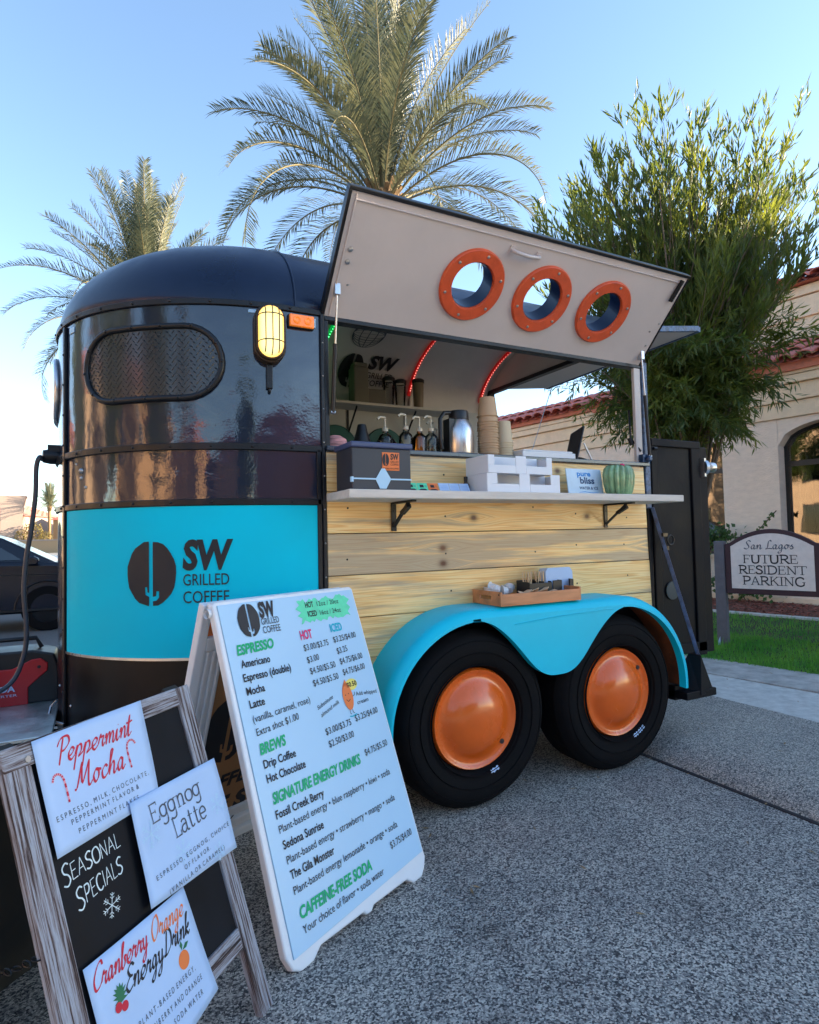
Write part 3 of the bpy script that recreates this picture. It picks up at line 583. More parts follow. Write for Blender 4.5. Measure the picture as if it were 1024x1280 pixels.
def curvebox(mb, s0, s1, z0, z1, o0, o1, ns=24, nz=1):
    for sgn, o in ((0, o0), (1, o1)):
        base = len(mb.v)
        for i in range(ns+1):
            for j in range(nz+1): mb.v.append(tuple(nose(s0+(s1-s0)*i/ns, z0+(z1-z0)*j/nz, o)))
        for i in range(ns):
            for j in range(nz):
                a = base + i*(nz+1)+j; mb.f.append((a, a+nz+1, a+nz+2, a+1)); mb.m.append(0)
    k = (ns+1)*(nz+1); b0 = len(mb.v) - 2*k
    def idx(l, i, j): return b0 + l*k + i*(nz+1) + j
    for i in range(ns):
        for j in (0, nz): mb.f.append((idx(0,i,j), idx(0,i+1,j), idx(1,i+1,j), idx(1,i,j))); mb.m.append(0)
    for j in range(nz):
        for i in (0, ns): mb.f.append((idx(0,i,j), idx(0,i,j+1), idx(1,i,j+1), idx(1,i,j))); mb.m.append(0)
ZE = 2.12; RISE = .48; XR = 1.56
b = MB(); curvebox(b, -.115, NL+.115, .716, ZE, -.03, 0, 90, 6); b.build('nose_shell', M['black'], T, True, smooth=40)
M['lowblk'] = mat('black_underskirt_paint', (.004,.004,.006), .32, var=.3, vscale=7, bump=.1, bscale=14, spec=.25)
b = MB(); curvebox(b, -.115, NL+.115, .34, .7155, -.03, 0, 90, 3); b.build('nose_skirt', M['lowblk'], T, True, smooth=40)
# roof: half ellipse over the body, dome over the nose
def roof(mb, rise, hw, na, x1, z0):
    nt_ = 40; rows = []
    for i in range(nt_+1):
        t = math.pi*i/nt_; rows.append((-math.cos(t), math.sin(t)))   # across y: -1..1
    xs = [x1, 1.2, .8, .4, 0, -.25, NC]
    base = len(mb.v); grid = []
    for x in xs: grid.append([(x, .8+hw*c, z0+rise*s_) for c, s_ in rows])
    for k in range(1, 17):
        ph = (math.pi/2)*k/16; q = []
        for c, s_ in rows: q.append((NC - na*math.sin(ph)*s_, .8+hw*c, z0 + rise*math.cos(ph)*s_))
        grid.append(q)
    for g in grid: mb.v += g
    w_ = nt_+1
    for i in range(len(grid)-1):
        for j in range(nt_):
            a = base+i*w_+j; mb.f.append((a, a+1, a+w_+1, a+w_)); mb.m.append(0)
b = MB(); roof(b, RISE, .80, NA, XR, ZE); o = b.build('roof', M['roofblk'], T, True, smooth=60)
so = o.modifiers.new('shell', 'SOLIDIFY'); so.thickness = .022; so.offset = -1
b = MB(); roof(b, RISE-.035, .765, NA-.04, XR-.01, ZE-.002); b.build('ceiling_lining', M['white'], T, True, smooth=60)
b = MB(); pts = [(NC+.005, .8-.803*math.cos(t), ZE+.483*math.sin(t)) for t in [math.pi*i/40 for i in range(41)]]
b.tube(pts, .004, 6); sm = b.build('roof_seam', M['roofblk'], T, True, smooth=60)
# horizontal and vertical trims with rivets
def nosetube(s0, s1, z, off, r, n=50): return [nose(s0+(s1-s0)*i/n, z, off) for i in range(n+1)]
def rivets(mb, pts, r=.006):
    for p, nrm in pts: mb.lathe([(r,0),(r*.9,r*.4),(r*.4,r*.8),(0,r*.9)], p, nrm, 8)
def nnorm(s): return (nose(s,0,1)-nose(s,0,0)).normalized()
for nm, z, hh in [('eave_trim',2.118,.024),('waist_trim',1.542,.028),('lower_waist_trim',1.322,.026)]:
    b = MB(); curvebox(b, -.115, NL+.11, z-hh/2, z+hh/2, 0, .010, 90); tr = b.build(nm, M['trim'], T, True, smooth=40, bevel=.003)
    b = MB(); rivets(b, [(nose(s, z, .010), nnorm(s)) for s in [(.02+.155*i) for i in range(17)]]); b.build('rivets', M['trim'], tr, True, smooth=50)
b = MB(); curvebox(b, -.112, 1.055, .712, .722, 0, .007, 40); b.build('panel_lip', M['steelbr'], T, True, smooth=40)
for nm, s0, wd in [('seam_trim', 1.062, .022), ('seam_trim', NL-1.062, .022)]:
    b = MB(); curvebox(b, s0, s0+wd, .34, 2.10, 0, .012, 2, 12); tr = b.build(nm, M['trim'], T, True, smooth=40, bevel=.003)
    b = MB(); rivets(b, [(nose(s0+wd/2, z, .012), nnorm(s0+wd/2)) for z in [.42+.13*i for i in range(13)]], .005); b.build('rivets', M['trim'], tr, True, smooth=50)
# corner trim between nose and serving side
b = MB(); b.box(-.392,-.014,.34,-.376,0,2.115); b.box(-.414,-.010,.34,-.396,0,1.54); tr = b.build('corner_trim', M['trim'], T, True, bevel=.003)
b = MB(); rivets(b, [(V(-.384,-.014,z), V(0,-1,0)) for z in [.45+.14*i for i in range(12)]], .004); b.build('rivets', M['chrome'], tr, True, smooth=50)
# turquoise panel and its print
b = MB(); curvebox(b, -.104, 1.052, .722, 1.308, 0, .004, 50, 4); bp = b.build('turquoise_panel', M['cyanp'], T, True, smooth=40)
f = Flat(); bean(f, 0, 0.204, .924, 1.173)
def nmap(s_left, off=.0065): return lambda x, y: nose(s_left - x, y, off)
def nmap_in(par, off): return lambda x, y: nose(par - x, y, off)
# x runs to the right on the picture = decreasing s; x=0 at s .669
f.add(text2d('SW', .226, .409, 1.065, .106, .045, .08)); f.add(text2d('GRILLED', .229, .402, 1.0, .044, .0)); f.add(text2d('COFFEE', .229, .402, .932, .046, .0))
def subdiv_tri(fl, n=1):
    return fl
o = f.lay('lettering', M['ink'], nmap(.669), bp, True)
# vents, bolts and sockets of the black panels
b = MB()
for s, z, r in [(.93,1.47,.012),(.93,1.44,.008),(.97,1.50,.006),(.9,1.40,.007)]: rivets(b, [(nose(s,z,0), nnorm(s))], r)
b.build('bolt_stubs', M['chrome'], T, True, smooth=50)
for s0, z0, s1, z1 in [(.115,2.083,.185,2.097),(-.092,2.052,-.068,2.092),(.985,2.06,1.03,2.085)]:
    b = MB(); curvebox(b, s0, s1, z0, z1, .0, .004, 4); b.build('reflective_sticker', M['poster'], T, True, bevel=.002)
# oval tread plate window covers
def stadium_h(s, s0, s1, h):
    r = h
    if s < s0+r: q = (s0+r-s)/r
    elif s > s1-r: q = (s-(s1-r))/r
    else: return h
    return h*math.sqrt(max(0, 1-q*q))
def stad(s0, s1, zc, h, n=14, off=0, sk=0.):
    pts = []
    for i in range(n+1):
        t = math.pi/2 + math.pi*i/n; pts.append((s0+h+h*math.cos(t), zc+h*math.sin(t)))
    for i in range(1, 8): pts.append((s0+h+(s1-s0-2*h)*i/8, zc-h))
    for i in range(n+1):
        t = -math.pi/2 + math.pi*i/n; pts.append((s1-h+h*math.cos(t), zc+h*math.sin(t)))
    for i in range(1, 8): pts.append((s1-h-(s1-s0-2*h)*i/8, zc+h))
    return [nose(x, y, off) for x, y in pts]
for wi, (s0, s1) in enumerate([(.286,.880),(1.21,1.80)]):
    zc, h = 1.876, .143
    b = MB(); ns = 40; base = 0
    for i in range(ns+1):
        q = .5-.5*math.cos(math.pi*i/ns); s = s0+(s1-s0)*q; hh = stadium_h(s, s0, s1, h)
        b.v += [tuple(nose(s, zc-hh, .006)), tuple(nose(s, zc+hh, .006))]
    for i in range(ns): b.f.append((2*i, 2*i+1, 2*i+3, 2*i+2)); b.m.append(0)
    pl = b.build('window_cover', M['plate'] if wi == 0 else M['steel'], T, True, smooth=50)
    b = MB(); step = .0235; row = 0; z = zc-h
    while z < zc+h:
        s = s0 + (step/2 if row % 2 else 0); col = row
        while s < s1:
            if abs(z-zc) < stadium_h(s, s0, s1, h)-.014:
                for a in ((R(38) if (col % 2) else R(-52)),):
                    l, wd = .0098, .0033; ca, sa = math.cos(a), math.sin(a)
                    P = lambda u, v, o_: nose(s+u*ca-v*sa, z+u*sa+v*ca, o_)
                    b.add([P(-l,0,.006), P(0,-wd,.006), P(l,0,.006), P(0,wd,.006), P(-l*.5,0,.0095), P(l*.5,0,.0095)], [(0,1,5,4),(1,2,5),(2,3,5),(3,0,4,5)])
            s += step; col += 1
        z += step*.62; row += 1
    tag(b.build('tread_pattern', M['plate'] if wi == 0 else M['steel'], pl, True, fix=False), kind='stuff')
    b = MB(); b.tube(stad(s0, s1, zc, h, off=.008), .0125, 8, closed=True); fr = b.build('cover_rim', M['trim'] if wi == 0 else M['steel'], pl, True, smooth=60)
    if wi == 0:
        ps = [nose(x, y, .018) for x, y in [(.286,1.876),(.31,1.95),(.40,2.018),(.52,2.019),(.64,2.019),(.76,2.017),(.855,1.95),(.879,1.86),(.83,1.77),(.72,1.734),(.58,1.733),(.45,1.733),(.34,1.765)]]
        b = MB(); rivets(b, [(p, V(-.6,-.8,0)) for p in ps], .007); b.build('bolts', M['trim'], pl, True, smooth=50)
# bulkhead lamp
def frame_at(s, z, off=0.):
    o = nose(s, z, off); N = nnorm(s); U = V(0,0,1).cross(-N).normalized()   # U to the right when seen from outside
    return o, -U if U.x < 0 else U, N
def stad2(hw, hh, n=12):
    p = []
    for i in range(n+1): t = math.pi*i/n; p.append((hw*math.cos(t), hh-hw+hw*math.sin(t)))
    for i in range(n+1): t = math.pi + math.pi*i/n; p.append((hw*math.cos(t), -(hh-hw)+hw*math.sin(t)))
    return p
o_, U_, N_ = frame_at(.106, 1.992)
Zv = V(0,0,1)
b = MB(); b.prism(stad2(.063,.118), o_, U_, Zv, N_, -.01, .045); b.prism(stad2(.057,.110), o_, U_, Zv, N_, .045, .062)
lm = b.build('bulkhead_lamp', mat('brown_cast_metal', (.035,.022,.014), .4, metal=.3), T, True, smooth=40, bevel=.004)
b = MB(); base = 0; rows = [(1,.062),(.98,.08),(.9,.094),(.72,.104),(.4,.110),(.0,.112)]
outline = stad2(.049,.102); k = len(outline)
for q, d in rows:
    b.v += [tuple(o_ + U_*(x*q) + Zv*(y*q if q > 0 else 0) + N_*d) for x, y in outline]
for i in range(len(rows)-1):
    for j in range(k): b.f.append((i*k+j, i*k+(j+1) % k, (i+1)*k+(j+1) % k, (i+1)*k+j)); b.m.append(0)
b.build('lamp_glass', M['lamp'], lm, True, smooth=80)
b = MB()
def lampz(x, y):
    q = max(abs(x)/.049, 0); e = max(0, abs(y)-.053); rr = math.hypot(x, e)/.049; rr = min(1, rr)
    return .066 + .048*math.sqrt(max(0, 1-rr**2.4))
for xx in (-.026, 0, .026):
    b.tube([o_ + U_*xx + Zv*(t*.1) + N_*(lampz(xx, t*.1)+.003) for t in [i/10-1 for i in range(21)] if math.hypot(xx, max(0, abs(t*.1)-.053)) < .0495], .0022, 6)
for yy in (-.046, .058):
    b.tube([o_ + U_*(t*.05) + Zv*yy + N_*(lampz(t*.05, yy)+.003) for t in [i/8-1 for i in range(17)]], .0022, 6)
b.build('lamp_cage', M['trim'], lm, True, smooth=60)
b = MB(); b.box(-.012,-.02,-.215,.012,0,-.118); b.tube([(0,-.01,-.215),(0,-.012,-.225),(0,-.006,-.232)], .006, 8)
q = b; vs = [tuple(o_ + U_*x - N_*y + Zv*z) for x, y, z in b.v]; b.v = vs; b.build('lamp_bracket', M['trim'], lm, True, bevel=.002)
# amber marker light
o2, U2, N2 = frame_at(-.026, 2.066)
b = MB(); b.prism([(-.055,-.027),(.055,-.027),(.058,.0),(.055,.027),(-.055,.027),(-.058,0)], o2, U2, Zv, N2, 0, .012); ml = b.build('marker_light', M['trim'], T, True, bevel=.003)
b = MB(); b.prism([(-.051,-.024),(.051,-.024),(.051,.024),(-.051,.024)], o2, U2, Zv, N2, .012, .028)
for xx in (-.022,.024): b.lathe([(.016,.028),(.016,.032),(.011,.033),(.009,.029),(0,.029)], o2 + U2*xx, N2, 20)
b.build('amber_lens', M['amber'], ml, True, bevel=.004, smooth=40)
# power inlet on the waist trim at the very front
p = nose(1.235, 1.56, .0); n_ = nnorm(1.235)
b = MB(); b.lathe([(.034,0),(.034,.03),(.028,.06),(.02,.062),(0,.062)], p, n_, 18); b.box(p.x-.04, p.y-.03, p.z+.02, p.x+.01, p.y+.02, p.z+.05)
b.build('power_inlet', M['trim'], T, True, smooth=40)
b = MB(); b.tube([nose(1.17,.50,.01), nose(1.2,.47,.03), nose(1.16,.44,.045), nose(1.09,.425,.03), nose(1.06,.42,.012)], .006, 8); b.build('hand_loop', M['steel'], T, True, smooth=60)
b = MB(); rivets(b, [(nose(1.1, .52, 0), nnorm(1.1)), (nose(1.17,.56,0), nnorm(1.17)), (nose(1.02,.5,0), nnorm(1.02))], .006); b.build('bolt_stubs', M['chrome'], T, True)

# pine planks on the serving side
edges = [1.533,1.365,1.189,1.013,.833,.660,.49]
for i in range(6):
    zt, zb = edges[i], edges[i+1]; b = MB(); off = random.uniform(-.0015,.0015); xr = 1.496 + (1.54-zt)*.036; xr2 = 1.496 + (1.54-zb)*.036
    y0 = -.012+off; b.add([(-.374,y0,zb+.0015),(xr2,y0,zb+.0015),(xr2,.012,zb+.0015),(-.374,.012,zb+.0015),(-.374,y0,zt-.0015),(xr,y0,zt-.0015),(xr,.012,zt-.0015),(-.374,.012,zt-.0015)],
                     [(0,3,2,1),(4,5,6,7),(0,1,5,4),(1,2,6,5),(2,3,7,6),(3,0,4,7)])
    # root frame: keep object coordinates in world metres so the grain runs through
    pk = b.build('plank', M['pine'], T, True, bevel=.0025)
    b = MB()
    for x in (-.28,.21,.70,.98,1.33): b.lathe([(.0045,0),(.004,.0012),(0,.0015)], (x+random.uniform(-.02,.02), y0, (zt+zb)/2+random.uniform(-.03,.03)), (0,-1,0), 8)
    b.build('screw_heads', M['trim'], pk, True)
b = MB(); b.box(-.374,.013,.34,1.53,.03,1.52); b.build('side_backing', M['matblk'], T, True)
# countertop rail
b = MB(); b.box(-.376,-.03,1.534,1.53,.40,1.556); ct = b.build('counter', mat('blue_black_counter', (.02,.03,.05), .25, var=.3, coat=.4), T, True, bevel=.004)
# rear post and lining
b = MB(); b.box(1.515,-.010,1.30,1.556,.03,2.13); b.build('rear_post', M['bluepost'], T, True, bevel=.004)
b = MB(); b.box(1.520,-.012,.34,1.550,.03,1.299); b.build('lower_rear_post', M['trim'], T, True, bevel=.004)
b = MB(); b.box(1.462,.0,1.556,1.512,.02,2.11); b.build('post_lining', M['white'], T, True, bevel=.003)
b = MB(); b.tube([(1.49,-.005,1.62),(1.45,.03,1.70),(1.455,.04,1.86)], .006, 6); b.tube([(1.46,.03,1.66),(1.445,.035,1.70)], .012, 8); b.build('tie_hook', M['trim'], T, True, smooth=50)
b = MB(); b.lathe([(.018,0),(.018,.02),(.012,.03),(0,.03)], (1.505,-.03,1.575), (0,-1,0), 12); b.box(1.47,-.035,1.556,1.52,-.005,1.60); b.build('strut_bracket', M['bluebar'], T, True, bevel=.003)
# front jamb of the opening
b = MB(); b.box(-.372,.0,1.556,-.352,.05,2.11); b.build('front_jamb', M['trim'], T, True, bevel=.002)
b = MB(); b.box(-.372,-.004,2.093,1.556,.045,2.119); b.build('hinge_rail', M['trim'], T, True, bevel=.003)
# interior: far wall, bulkhead, floor, rear frame
M['grn'] = mat('white_lining_board', (.50,.50,.48), .55, var=.04)
b = MB()
HX0, HX1, HZ0, HZ1 = -.37, 1.54, 1.0, 2.12
b.box(-.42,1.5,.34,1.56,1.58,2.12); b.build('far_wall', M['grn'], T, True)
fw = [x for x in bpy.data.objects if x.name == 'far_wall'][0]
b = MB(); b.box(-.45,.03,.40,1.55,1.5,.44); b.build('floor_board', M['matblk'], T, True)
b = MB()
pts = [(.8-.765*math.cos(math.pi*i/24), 2.115+.443*math.sin(math.pi*i/24)) for i in range(25)] + [(1.5,.44),(.035,.44)]
b.prism(pts, (-.44,0,0), (0,1,0), (0,0,1), (1,0,0), 0, .02); b.build('front_bulkhead', mat('bulkhead_grey_green', (.20,.24,.22), .6), T, True)
# rear arch infill above the rear doorway, header and jambs
b = MB(); hz = 2.30
arc = [(.8-.795*math.cos(t), 2.12+.478*math.sin(t)) for t in [math.pi*i/32 for i in range(33)]]
up = [(y, z) for y, z in arc if z > hz]
b.prism(up, (1.535,0,0), (0,1,0), (0,0,1), (1,0,0), 0, .02); b.build('rear_arch_panel', M['white'], T, True)
b = MB(); b.box(1.522,.09,hz-.022,1.57,1.51,hz+.006); b.box(1.522,1.47,.44,1.565,1.515,hz-.022); b.build('rear_header', M['trim'], T, True, bevel=.003)
b = MB()
lo = [(y, z) for y, z in arc if z <= hz and y > .8] + [(1.515, hz)]
b.prism([(1.515,2.12)] + [(1.595,2.12)] + lo[::1][1:] if False else [(1.515,2.12),(1.595,2.12),(1.56,2.26),(1.515,2.30)], (1.535,0,0), (0,1,0), (0,0,1), (1,0,0), 0, .02)
b.prism([(.005,2.12),(.085,2.12),(.085,2.30),(.04,2.26)], (1.535,0,0), (0,1,0), (0,0,1), (1,0,0), 0, .02); b.build('rear_corner_panels', M['trim'], T, True)
# raised rear top flap
fl_ = [(1.572,.02,2.315),(2.0,.0,2.372),(2.08,1.46,2.37),(1.572,1.46,2.315)]
b = MB(); b.v = fl_ + [(x, y, z+.022) for x, y, z in fl_]; b.f = [(0,3,2,1),(4,5,6,7),(0,1,5,4),(1,2,6,5),(2,3,7,6),(3,0,4,7)]; b.m = [0]*6
fo = b.build('rear_top_flap', M['white'], T, True, bevel=.003)
b = MB(); b.bar((1.575,.0,2.33),(2.0,-.018,2.386),.02,.034); b.bar((2.012,-.02,2.385),(2.092,1.47,2.382),.02,.034); b.build('flap_rim', M['bluepost'], fo, True, bevel=.003)
b = MB(); b.tube([(2.01,1.30,2.36),(1.75,1.38,1.60)], .003, 6); b.build('flap_stay', M['steel'], fo, True)
# opened rear door beside the trailer
b = MB(); b.box(1.62,.0,.46,1.98,.03,1.69); dr = b.build('rear_door', M['matblk'], T, True, bevel=.003)
b = MB(); b.box(1.563,-.012,.46,1.62,.04,1.69); b.box(1.90,-.014,.44,1.975,.045,1.70); b.box(1.975,-.004,.45,2.05,.04,1.67); b.box(1.563,-.016,1.655,1.98,.035,1.70); b.box(1.563,-.014,.46,1.98,.035,.52)
b.build('door_frame', M['matblk'], dr, True, bevel=.005)
b = MB(); b.box(1.985,-.035,1.49,2.0,.02,1.60); b.lathe([(.046,0),(.046,.02),(.034,.032),(.03,.075),(.022,.08),(.02,.07),(0,.07)], (2.0,-.01,1.545), (1,-.35,.0), 18); b.build('door_latch', M['steel'], dr, True, smooth=40)
b = MB(); b.lathe([(.052,0),(.052,.006),(.044,.008),(0,.008)], (1.70,-.005,.83), (0,-1,0), 24); b.build('round_sticker', mat('grey_disc', (.05,.06,.06), .6), dr, True, smooth=40)
b = MB(); b.tube([(1.575,-.02,1.64),(1.60,-.02,1.64)], .008, 8); b.build('hinge_pin', M['trim'], dr, True)
# diagonal blue bar to the rear of the mudguard, with its tie ring
b = MB(); b.bar((1.548,-.018,1.305),(1.685,-.185,.44),.032,.02); 
db = b.build('diagonal_brace', M['bluebar'], T, True, bevel=.003)
cr = V(1.592,-.062,1.12); b = MB(); b.tube([cr + V(.028+.026*math.cos(t), -.01, .026*math.sin(t)) for t in [2*math.pi*i/18 for i in range(18)]], .005, 8, closed=True); b.box(cr.x-.015,cr.y-.012,cr.z-.055,cr.x+.012,cr.y+.012,cr.z-.035)
b.box(cr.x-.03,cr.y-.012,cr.z+.02,cr.x+.006,cr.y+.012,cr.z+.04); b.build('tie_ring', M['trim'], db, True, smooth=50)
b = MB(); b.add([(1.655,-.21,.50),(1.70,-.17,.50),(1.735,-.22,.30),(1.60,-.245,.30),(1.64,-.14,.50),(1.70,-.12,.50),(1.74,-.10,.30),(1.52,-.10,.30)], [(0,1,2,3),(7,6,5,4),(0,4,5,1),(1,5,6,2),(2,6,7,3),(3,7,4,0)]); b.box(1.50,-.235,.285,1.735,-.02,.325); b.build('mudguard_bracket', M['matblk'], T, True, bevel=.004)
# chassis
b = MB(); b.box(-.9,.06,.34,1.55,1.54,.46); b.box(-.35,.03,.22,1.53,.10,.34); b.box(-.35,1.5,.22,1.53,1.57,.34); b.box(1.50,-.16,.27,1.66,.04,.345); b.build('chassis', M['matblk'], T, True, bevel=.004)
b = MB(); b.tube([(.224,-.05,.38),(.224,1.65,.38)], .03, 10); b.tube([(1.064,-.05,.38),(1.064,1.65,.38)], .03, 10); b.build('axles', M['matblk'], T, True)
b = MB(); b.bar((-1.2,.8,.40),(-2.6,.8,.40),.08,.08); b.bar((-1.0,.35,.38),(-2.3,.8,.38),.06,.07); b.bar((-1.0,1.25,.38),(-2.3,.8,.38),.06,.07); b.tube([(-2.2,.66,.0),(-2.2,.66,.5)], .025, 10); b.lathe([(.07,0),(.07,.02),(.02,.04)], (-2.2,.66,0), (0,0,1), 16); b.build('drawbar', M['matblk'], T, True)
b = MB(); b.box(-2.15,.30,.435,-1.375,1.3,.45); b.build('tongue_platform', mat('worn_aluminium_plate', (.55,.6,.6), .38, metal=.8, var=.25, vscale=9, bump=.3, bscale=40), T, True, bevel=.003)

# mudguard over both wheels
cxs = (.224, 1.064); cz = .38; RO = .475; RI = .425
def outer_prof(ro, n=18):
    p = []
    for i in range(n+1):
        t = math.pi*1.02 - (math.pi*.52)*i/n; p.append((cxs[0]+ro*math.cos(t), cz+ro*math.sin(t)))
    for i in range(1, 8): p.append((cxs[0]+(cxs[1]-cxs[0])*i/8, cz+ro))
    for i in range(n+1):
        t = math.pi*.5 - (math.pi*.52)*i/n; p.append((cxs[1]+ro*math.cos(t), cz+ro*math.sin(t)))
    return p
def fender(mb, inner=False):
    ro = RO if not inner else RO-.012
    steps = [(0.0, .035),(0.0,-.195),(.008,-.217),(.022,-.232),(.040,-.240)] if not inner else [(0,.035),(0,-.20)]
    P = []
    for d, y in steps: P.append([(x, y, z) for x, z in outer_prof(ro-d)])
    base = len(mb.v); k = len(P[0])
    for q in P: mb.v += q
    for i in range(len(P)-1):
        for j in range(k-1): mb.f.append((base+i*k+j, base+i*k+j+1, base+(i+1)*k+j+1, base+(i+1)*k+j)); mb.m.append(0)
    return P[-1]
b = MB(); last = fender(b)
# face plate between the rolled edge and the wheel openings
def inner_z(x):
    z = -9
    for c in cxs:
        if abs(x-c) < RI: z = max(z, cz + math.sqrt(RI*RI-(x-c)**2))
    # rounded valley between the wheels
    mid = sum(cxs)/2; dv = abs(x-mid)
    if dv < .085: z = .515 + .9*(dv**2) if z < 0 or z < .60 else z
    return z
low = []
for x, y, z in last:
    low.append((x, z))
k = len(last); ob_ = len(b.v); inn = []
for i, (x, y, z) in enumerate(last):
    # matching inner point: radial inside the end quarters, vertical on the flat part
    if x <= cxs[0] and i <= 18:
        t = math.atan2(z-cz, x-cxs[0]); inn.append((cxs[0]+RI*math.cos(t), cz+RI*math.sin(t)))
    elif x >= cxs[1] and i >= k-19:
        t = math.atan2(z-cz, x-cxs[1]); inn.append((cxs[1]+RI*math.cos(t), cz+RI*math.sin(t)))
    else: inn.append(None)
# left quarter, right quarter
def strip_face(pa, pb, mb):
    o = len(mb.v)
    for (x1, z1), (x2, z2) in zip(pa, pb): mb.v += [(x1,-.240,z1),(x2,-.240,z2)]
    for i in range(len(pa)-1): mb.f.append((o+2*i,o+2*i+1,o+2*i+3,o+2*i+2)); mb.m.append(0)
L1 = [(x, z) for (x, y, z), q in zip(last, inn) if q and x <= cxs[0]+1e-4]; L2 = [q for (x, y, z), q in zip(last, inn) if q and x <= cxs[0]+1e-4]
strip_face(L1, L2, b)
R1 = [(x, z) for (x, y, z), q in zip(last, inn) if q and x >= cxs[1]-1e-4]; R2 = [q for (x, y, z), q in zip(last, inn) if q and x >= cxs[1]-1e-4]
strip_face(R1, R2, b)
xs = [cxs[0]+(cxs[1]-cxs[0])*i/60 for i in range(61)]
VT = catmull([(0,.530),(.05,.533),(.10,.552),(.15,.592),(.20,.647),(.25,.700),(.30,.745),(.36,.785),(.421,.805)], 5)
def valley(x):
    m_ = sum(cxs)/2; d = abs(x-m_)
    for (d0,z0),(d1,z1) in zip(VT, VT[1:]):
        if d <= d1: return z0+(z1-z0)*(d-d0)/(d1-d0)
    return cz+RI
strip_face([(x, cz+RO-.040) for x in xs], [(x, valley(x)) for x in xs], b)
fe = b.build('mudguard', M['cyan'], T, True, smooth=45)
# lip turned inwards + orange underside
b = MB(); ins = [(q[0], q[1]) for q in L2] + [(x, valley(x)) for x in xs[1:-1]] + [(q[0], q[1]) for q in R2]
o0 = len(b.v)
for x, z in ins: b.v += [(x,-.2405,z),(x,-.20,z+.002)]
for i in range(len(ins)-1): b.f.append((2*i,2*i+1,2*i+3,2*i+2)); b.m.append(0)
b.build('mudguard_lip', M['cyan'], fe, True, smooth=45)
b = MB(); fender(b, True); b.build('mudguard_underside', M['rust'], fe, True, smooth=45)
b = MB(); q = [(cxs[0]+.02*i, 0) for i in range(3)]
b.tube([(.40,-.2415,.775),(.60,-.2415,.79),(.80,-.2415,.797),(1.0,-.2415,.80)], .0022, 6); b.build('weld_line', M['cyan'], fe, True, smooth=60)
b = MB(); ww = [(x, z) for x, z in outer_prof(RO-.006)] + [(cxs[1]+.44,.30),(cxs[0]-.44,.30)]
b.prism(ww, (0,-.016,0), (1,0,0), (0,0,1), (0,-1,0), 0, .012); b.build('wheel_well', M['matblk'], T, True)
# wheels
wheels = []
for wi, cx in enumerate(cxs):
    wh = MB()
    prof = [(.215,-.16),(.23,-.188),(.26,-.200),(.315,-.206),(.345,-.198),(.362,-.180),(.374,-.160)]
    hh = [-.150,-.146,-.12,-.116,-.09,-.086,-.06,-.056,-.03,-.026,0.0]
    for i, y in enumerate(hh): prof.append((.380 if i % 2 == 0 else .380, y)); prof.append((.371 if i % 2 == 0 else .380, y))
    prof += [(.374,.012),(.362,.03),(.345,.045),(.30,.05),(.22,.03)]
    wh.lathe([(r, -y) for r, y in prof], (cx, 0, cz), (0,-1,0), 72)
    to = wh.build('wheel', M['tyre'], T, True, smooth=35)
    b = MB(); 
    for rr in (.335,.285,.232): b.lathe([(rr-.003,.199 if rr>.3 else .197),(rr,.2085 if rr < .33 else .2045),(rr+.003,.199)], (cx,0,cz), (0,-1,0), 64)
    b.build('sidewall_ribs', M['tyre'], to, True, smooth=60)
    b = MB(); b.lathe([(.212,.10),(.216,.170),(.2085,.186),(.203,.185),(.196,.180),(.186,.1765),(.176,.1765),(.165,.180),(.154,.187),(.140,.198),(.12,.210),(.095,.221),(.065,.228),(.03,.232),(.0,.233)], (cx,0,cz), (0,-1,0), 64)
    hc = b.build('hub_cover', M['orange'], to, True, smooth=60)
    t = [-.72, .62][wi]; b = MB(); b.lathe([(.011,0),(.011,.004),(0,.005)], (cx+.178*math.cos(t),-.1775,cz+.178*math.sin(t)), (0,-1,0), 14); b.build('valve_hole', M['ink'], hc, True)
    b = MB()
    for t0, t1 in ([(-1.33,-1.15)] if wi == 0 else [(-1.25,-1.12),(-1.1,-.98),(-.96,-.9)]):
        n = 6; o = len(b.v)
        for i in range(n+1):
            t = t0+(t1-t0)*i/n; wb = .003*math.sin(i*2.1)
            for rr in (.226+wb,.240-wb): b.v.append((cx+rr*math.cos(t),-.2025-.3*(rr-.226),cz+rr*math.sin(t)))
        for i in range(n): b.f.append((o+2*i,o+2*i+1,o+2*i+3,o+2*i+2)); b.m.append(0)
    b.build('torn_label', M['paper'], to, True)
for cx in cxs:       # far side wheels: plain copies turned about
    for src in [x for x in T.children if x.name.startswith('wheel')][:1]:
        c = dup(src, T); c.rotation_euler = (0,0,math.pi); c.location = (cx + .224 - .8 - 0.0, 0, 0)
# the copy turns about the root: place it so that its hub sits at cx on the far side

# hatch (lid) with portholes
la = .8267; D = V(0,-math.cos(la),math.sin(la)); NI = V(0,-math.sin(la),-math.cos(la)); X = V(1,0,0); H0 = V(0,0,2.1078); LX0, LX1, LL = -.373, 1.498, .504
PX = [.2685+.3971*k_ for k_ in range(3)]; PL = .2496; RO_, RI_ = .1607, .103
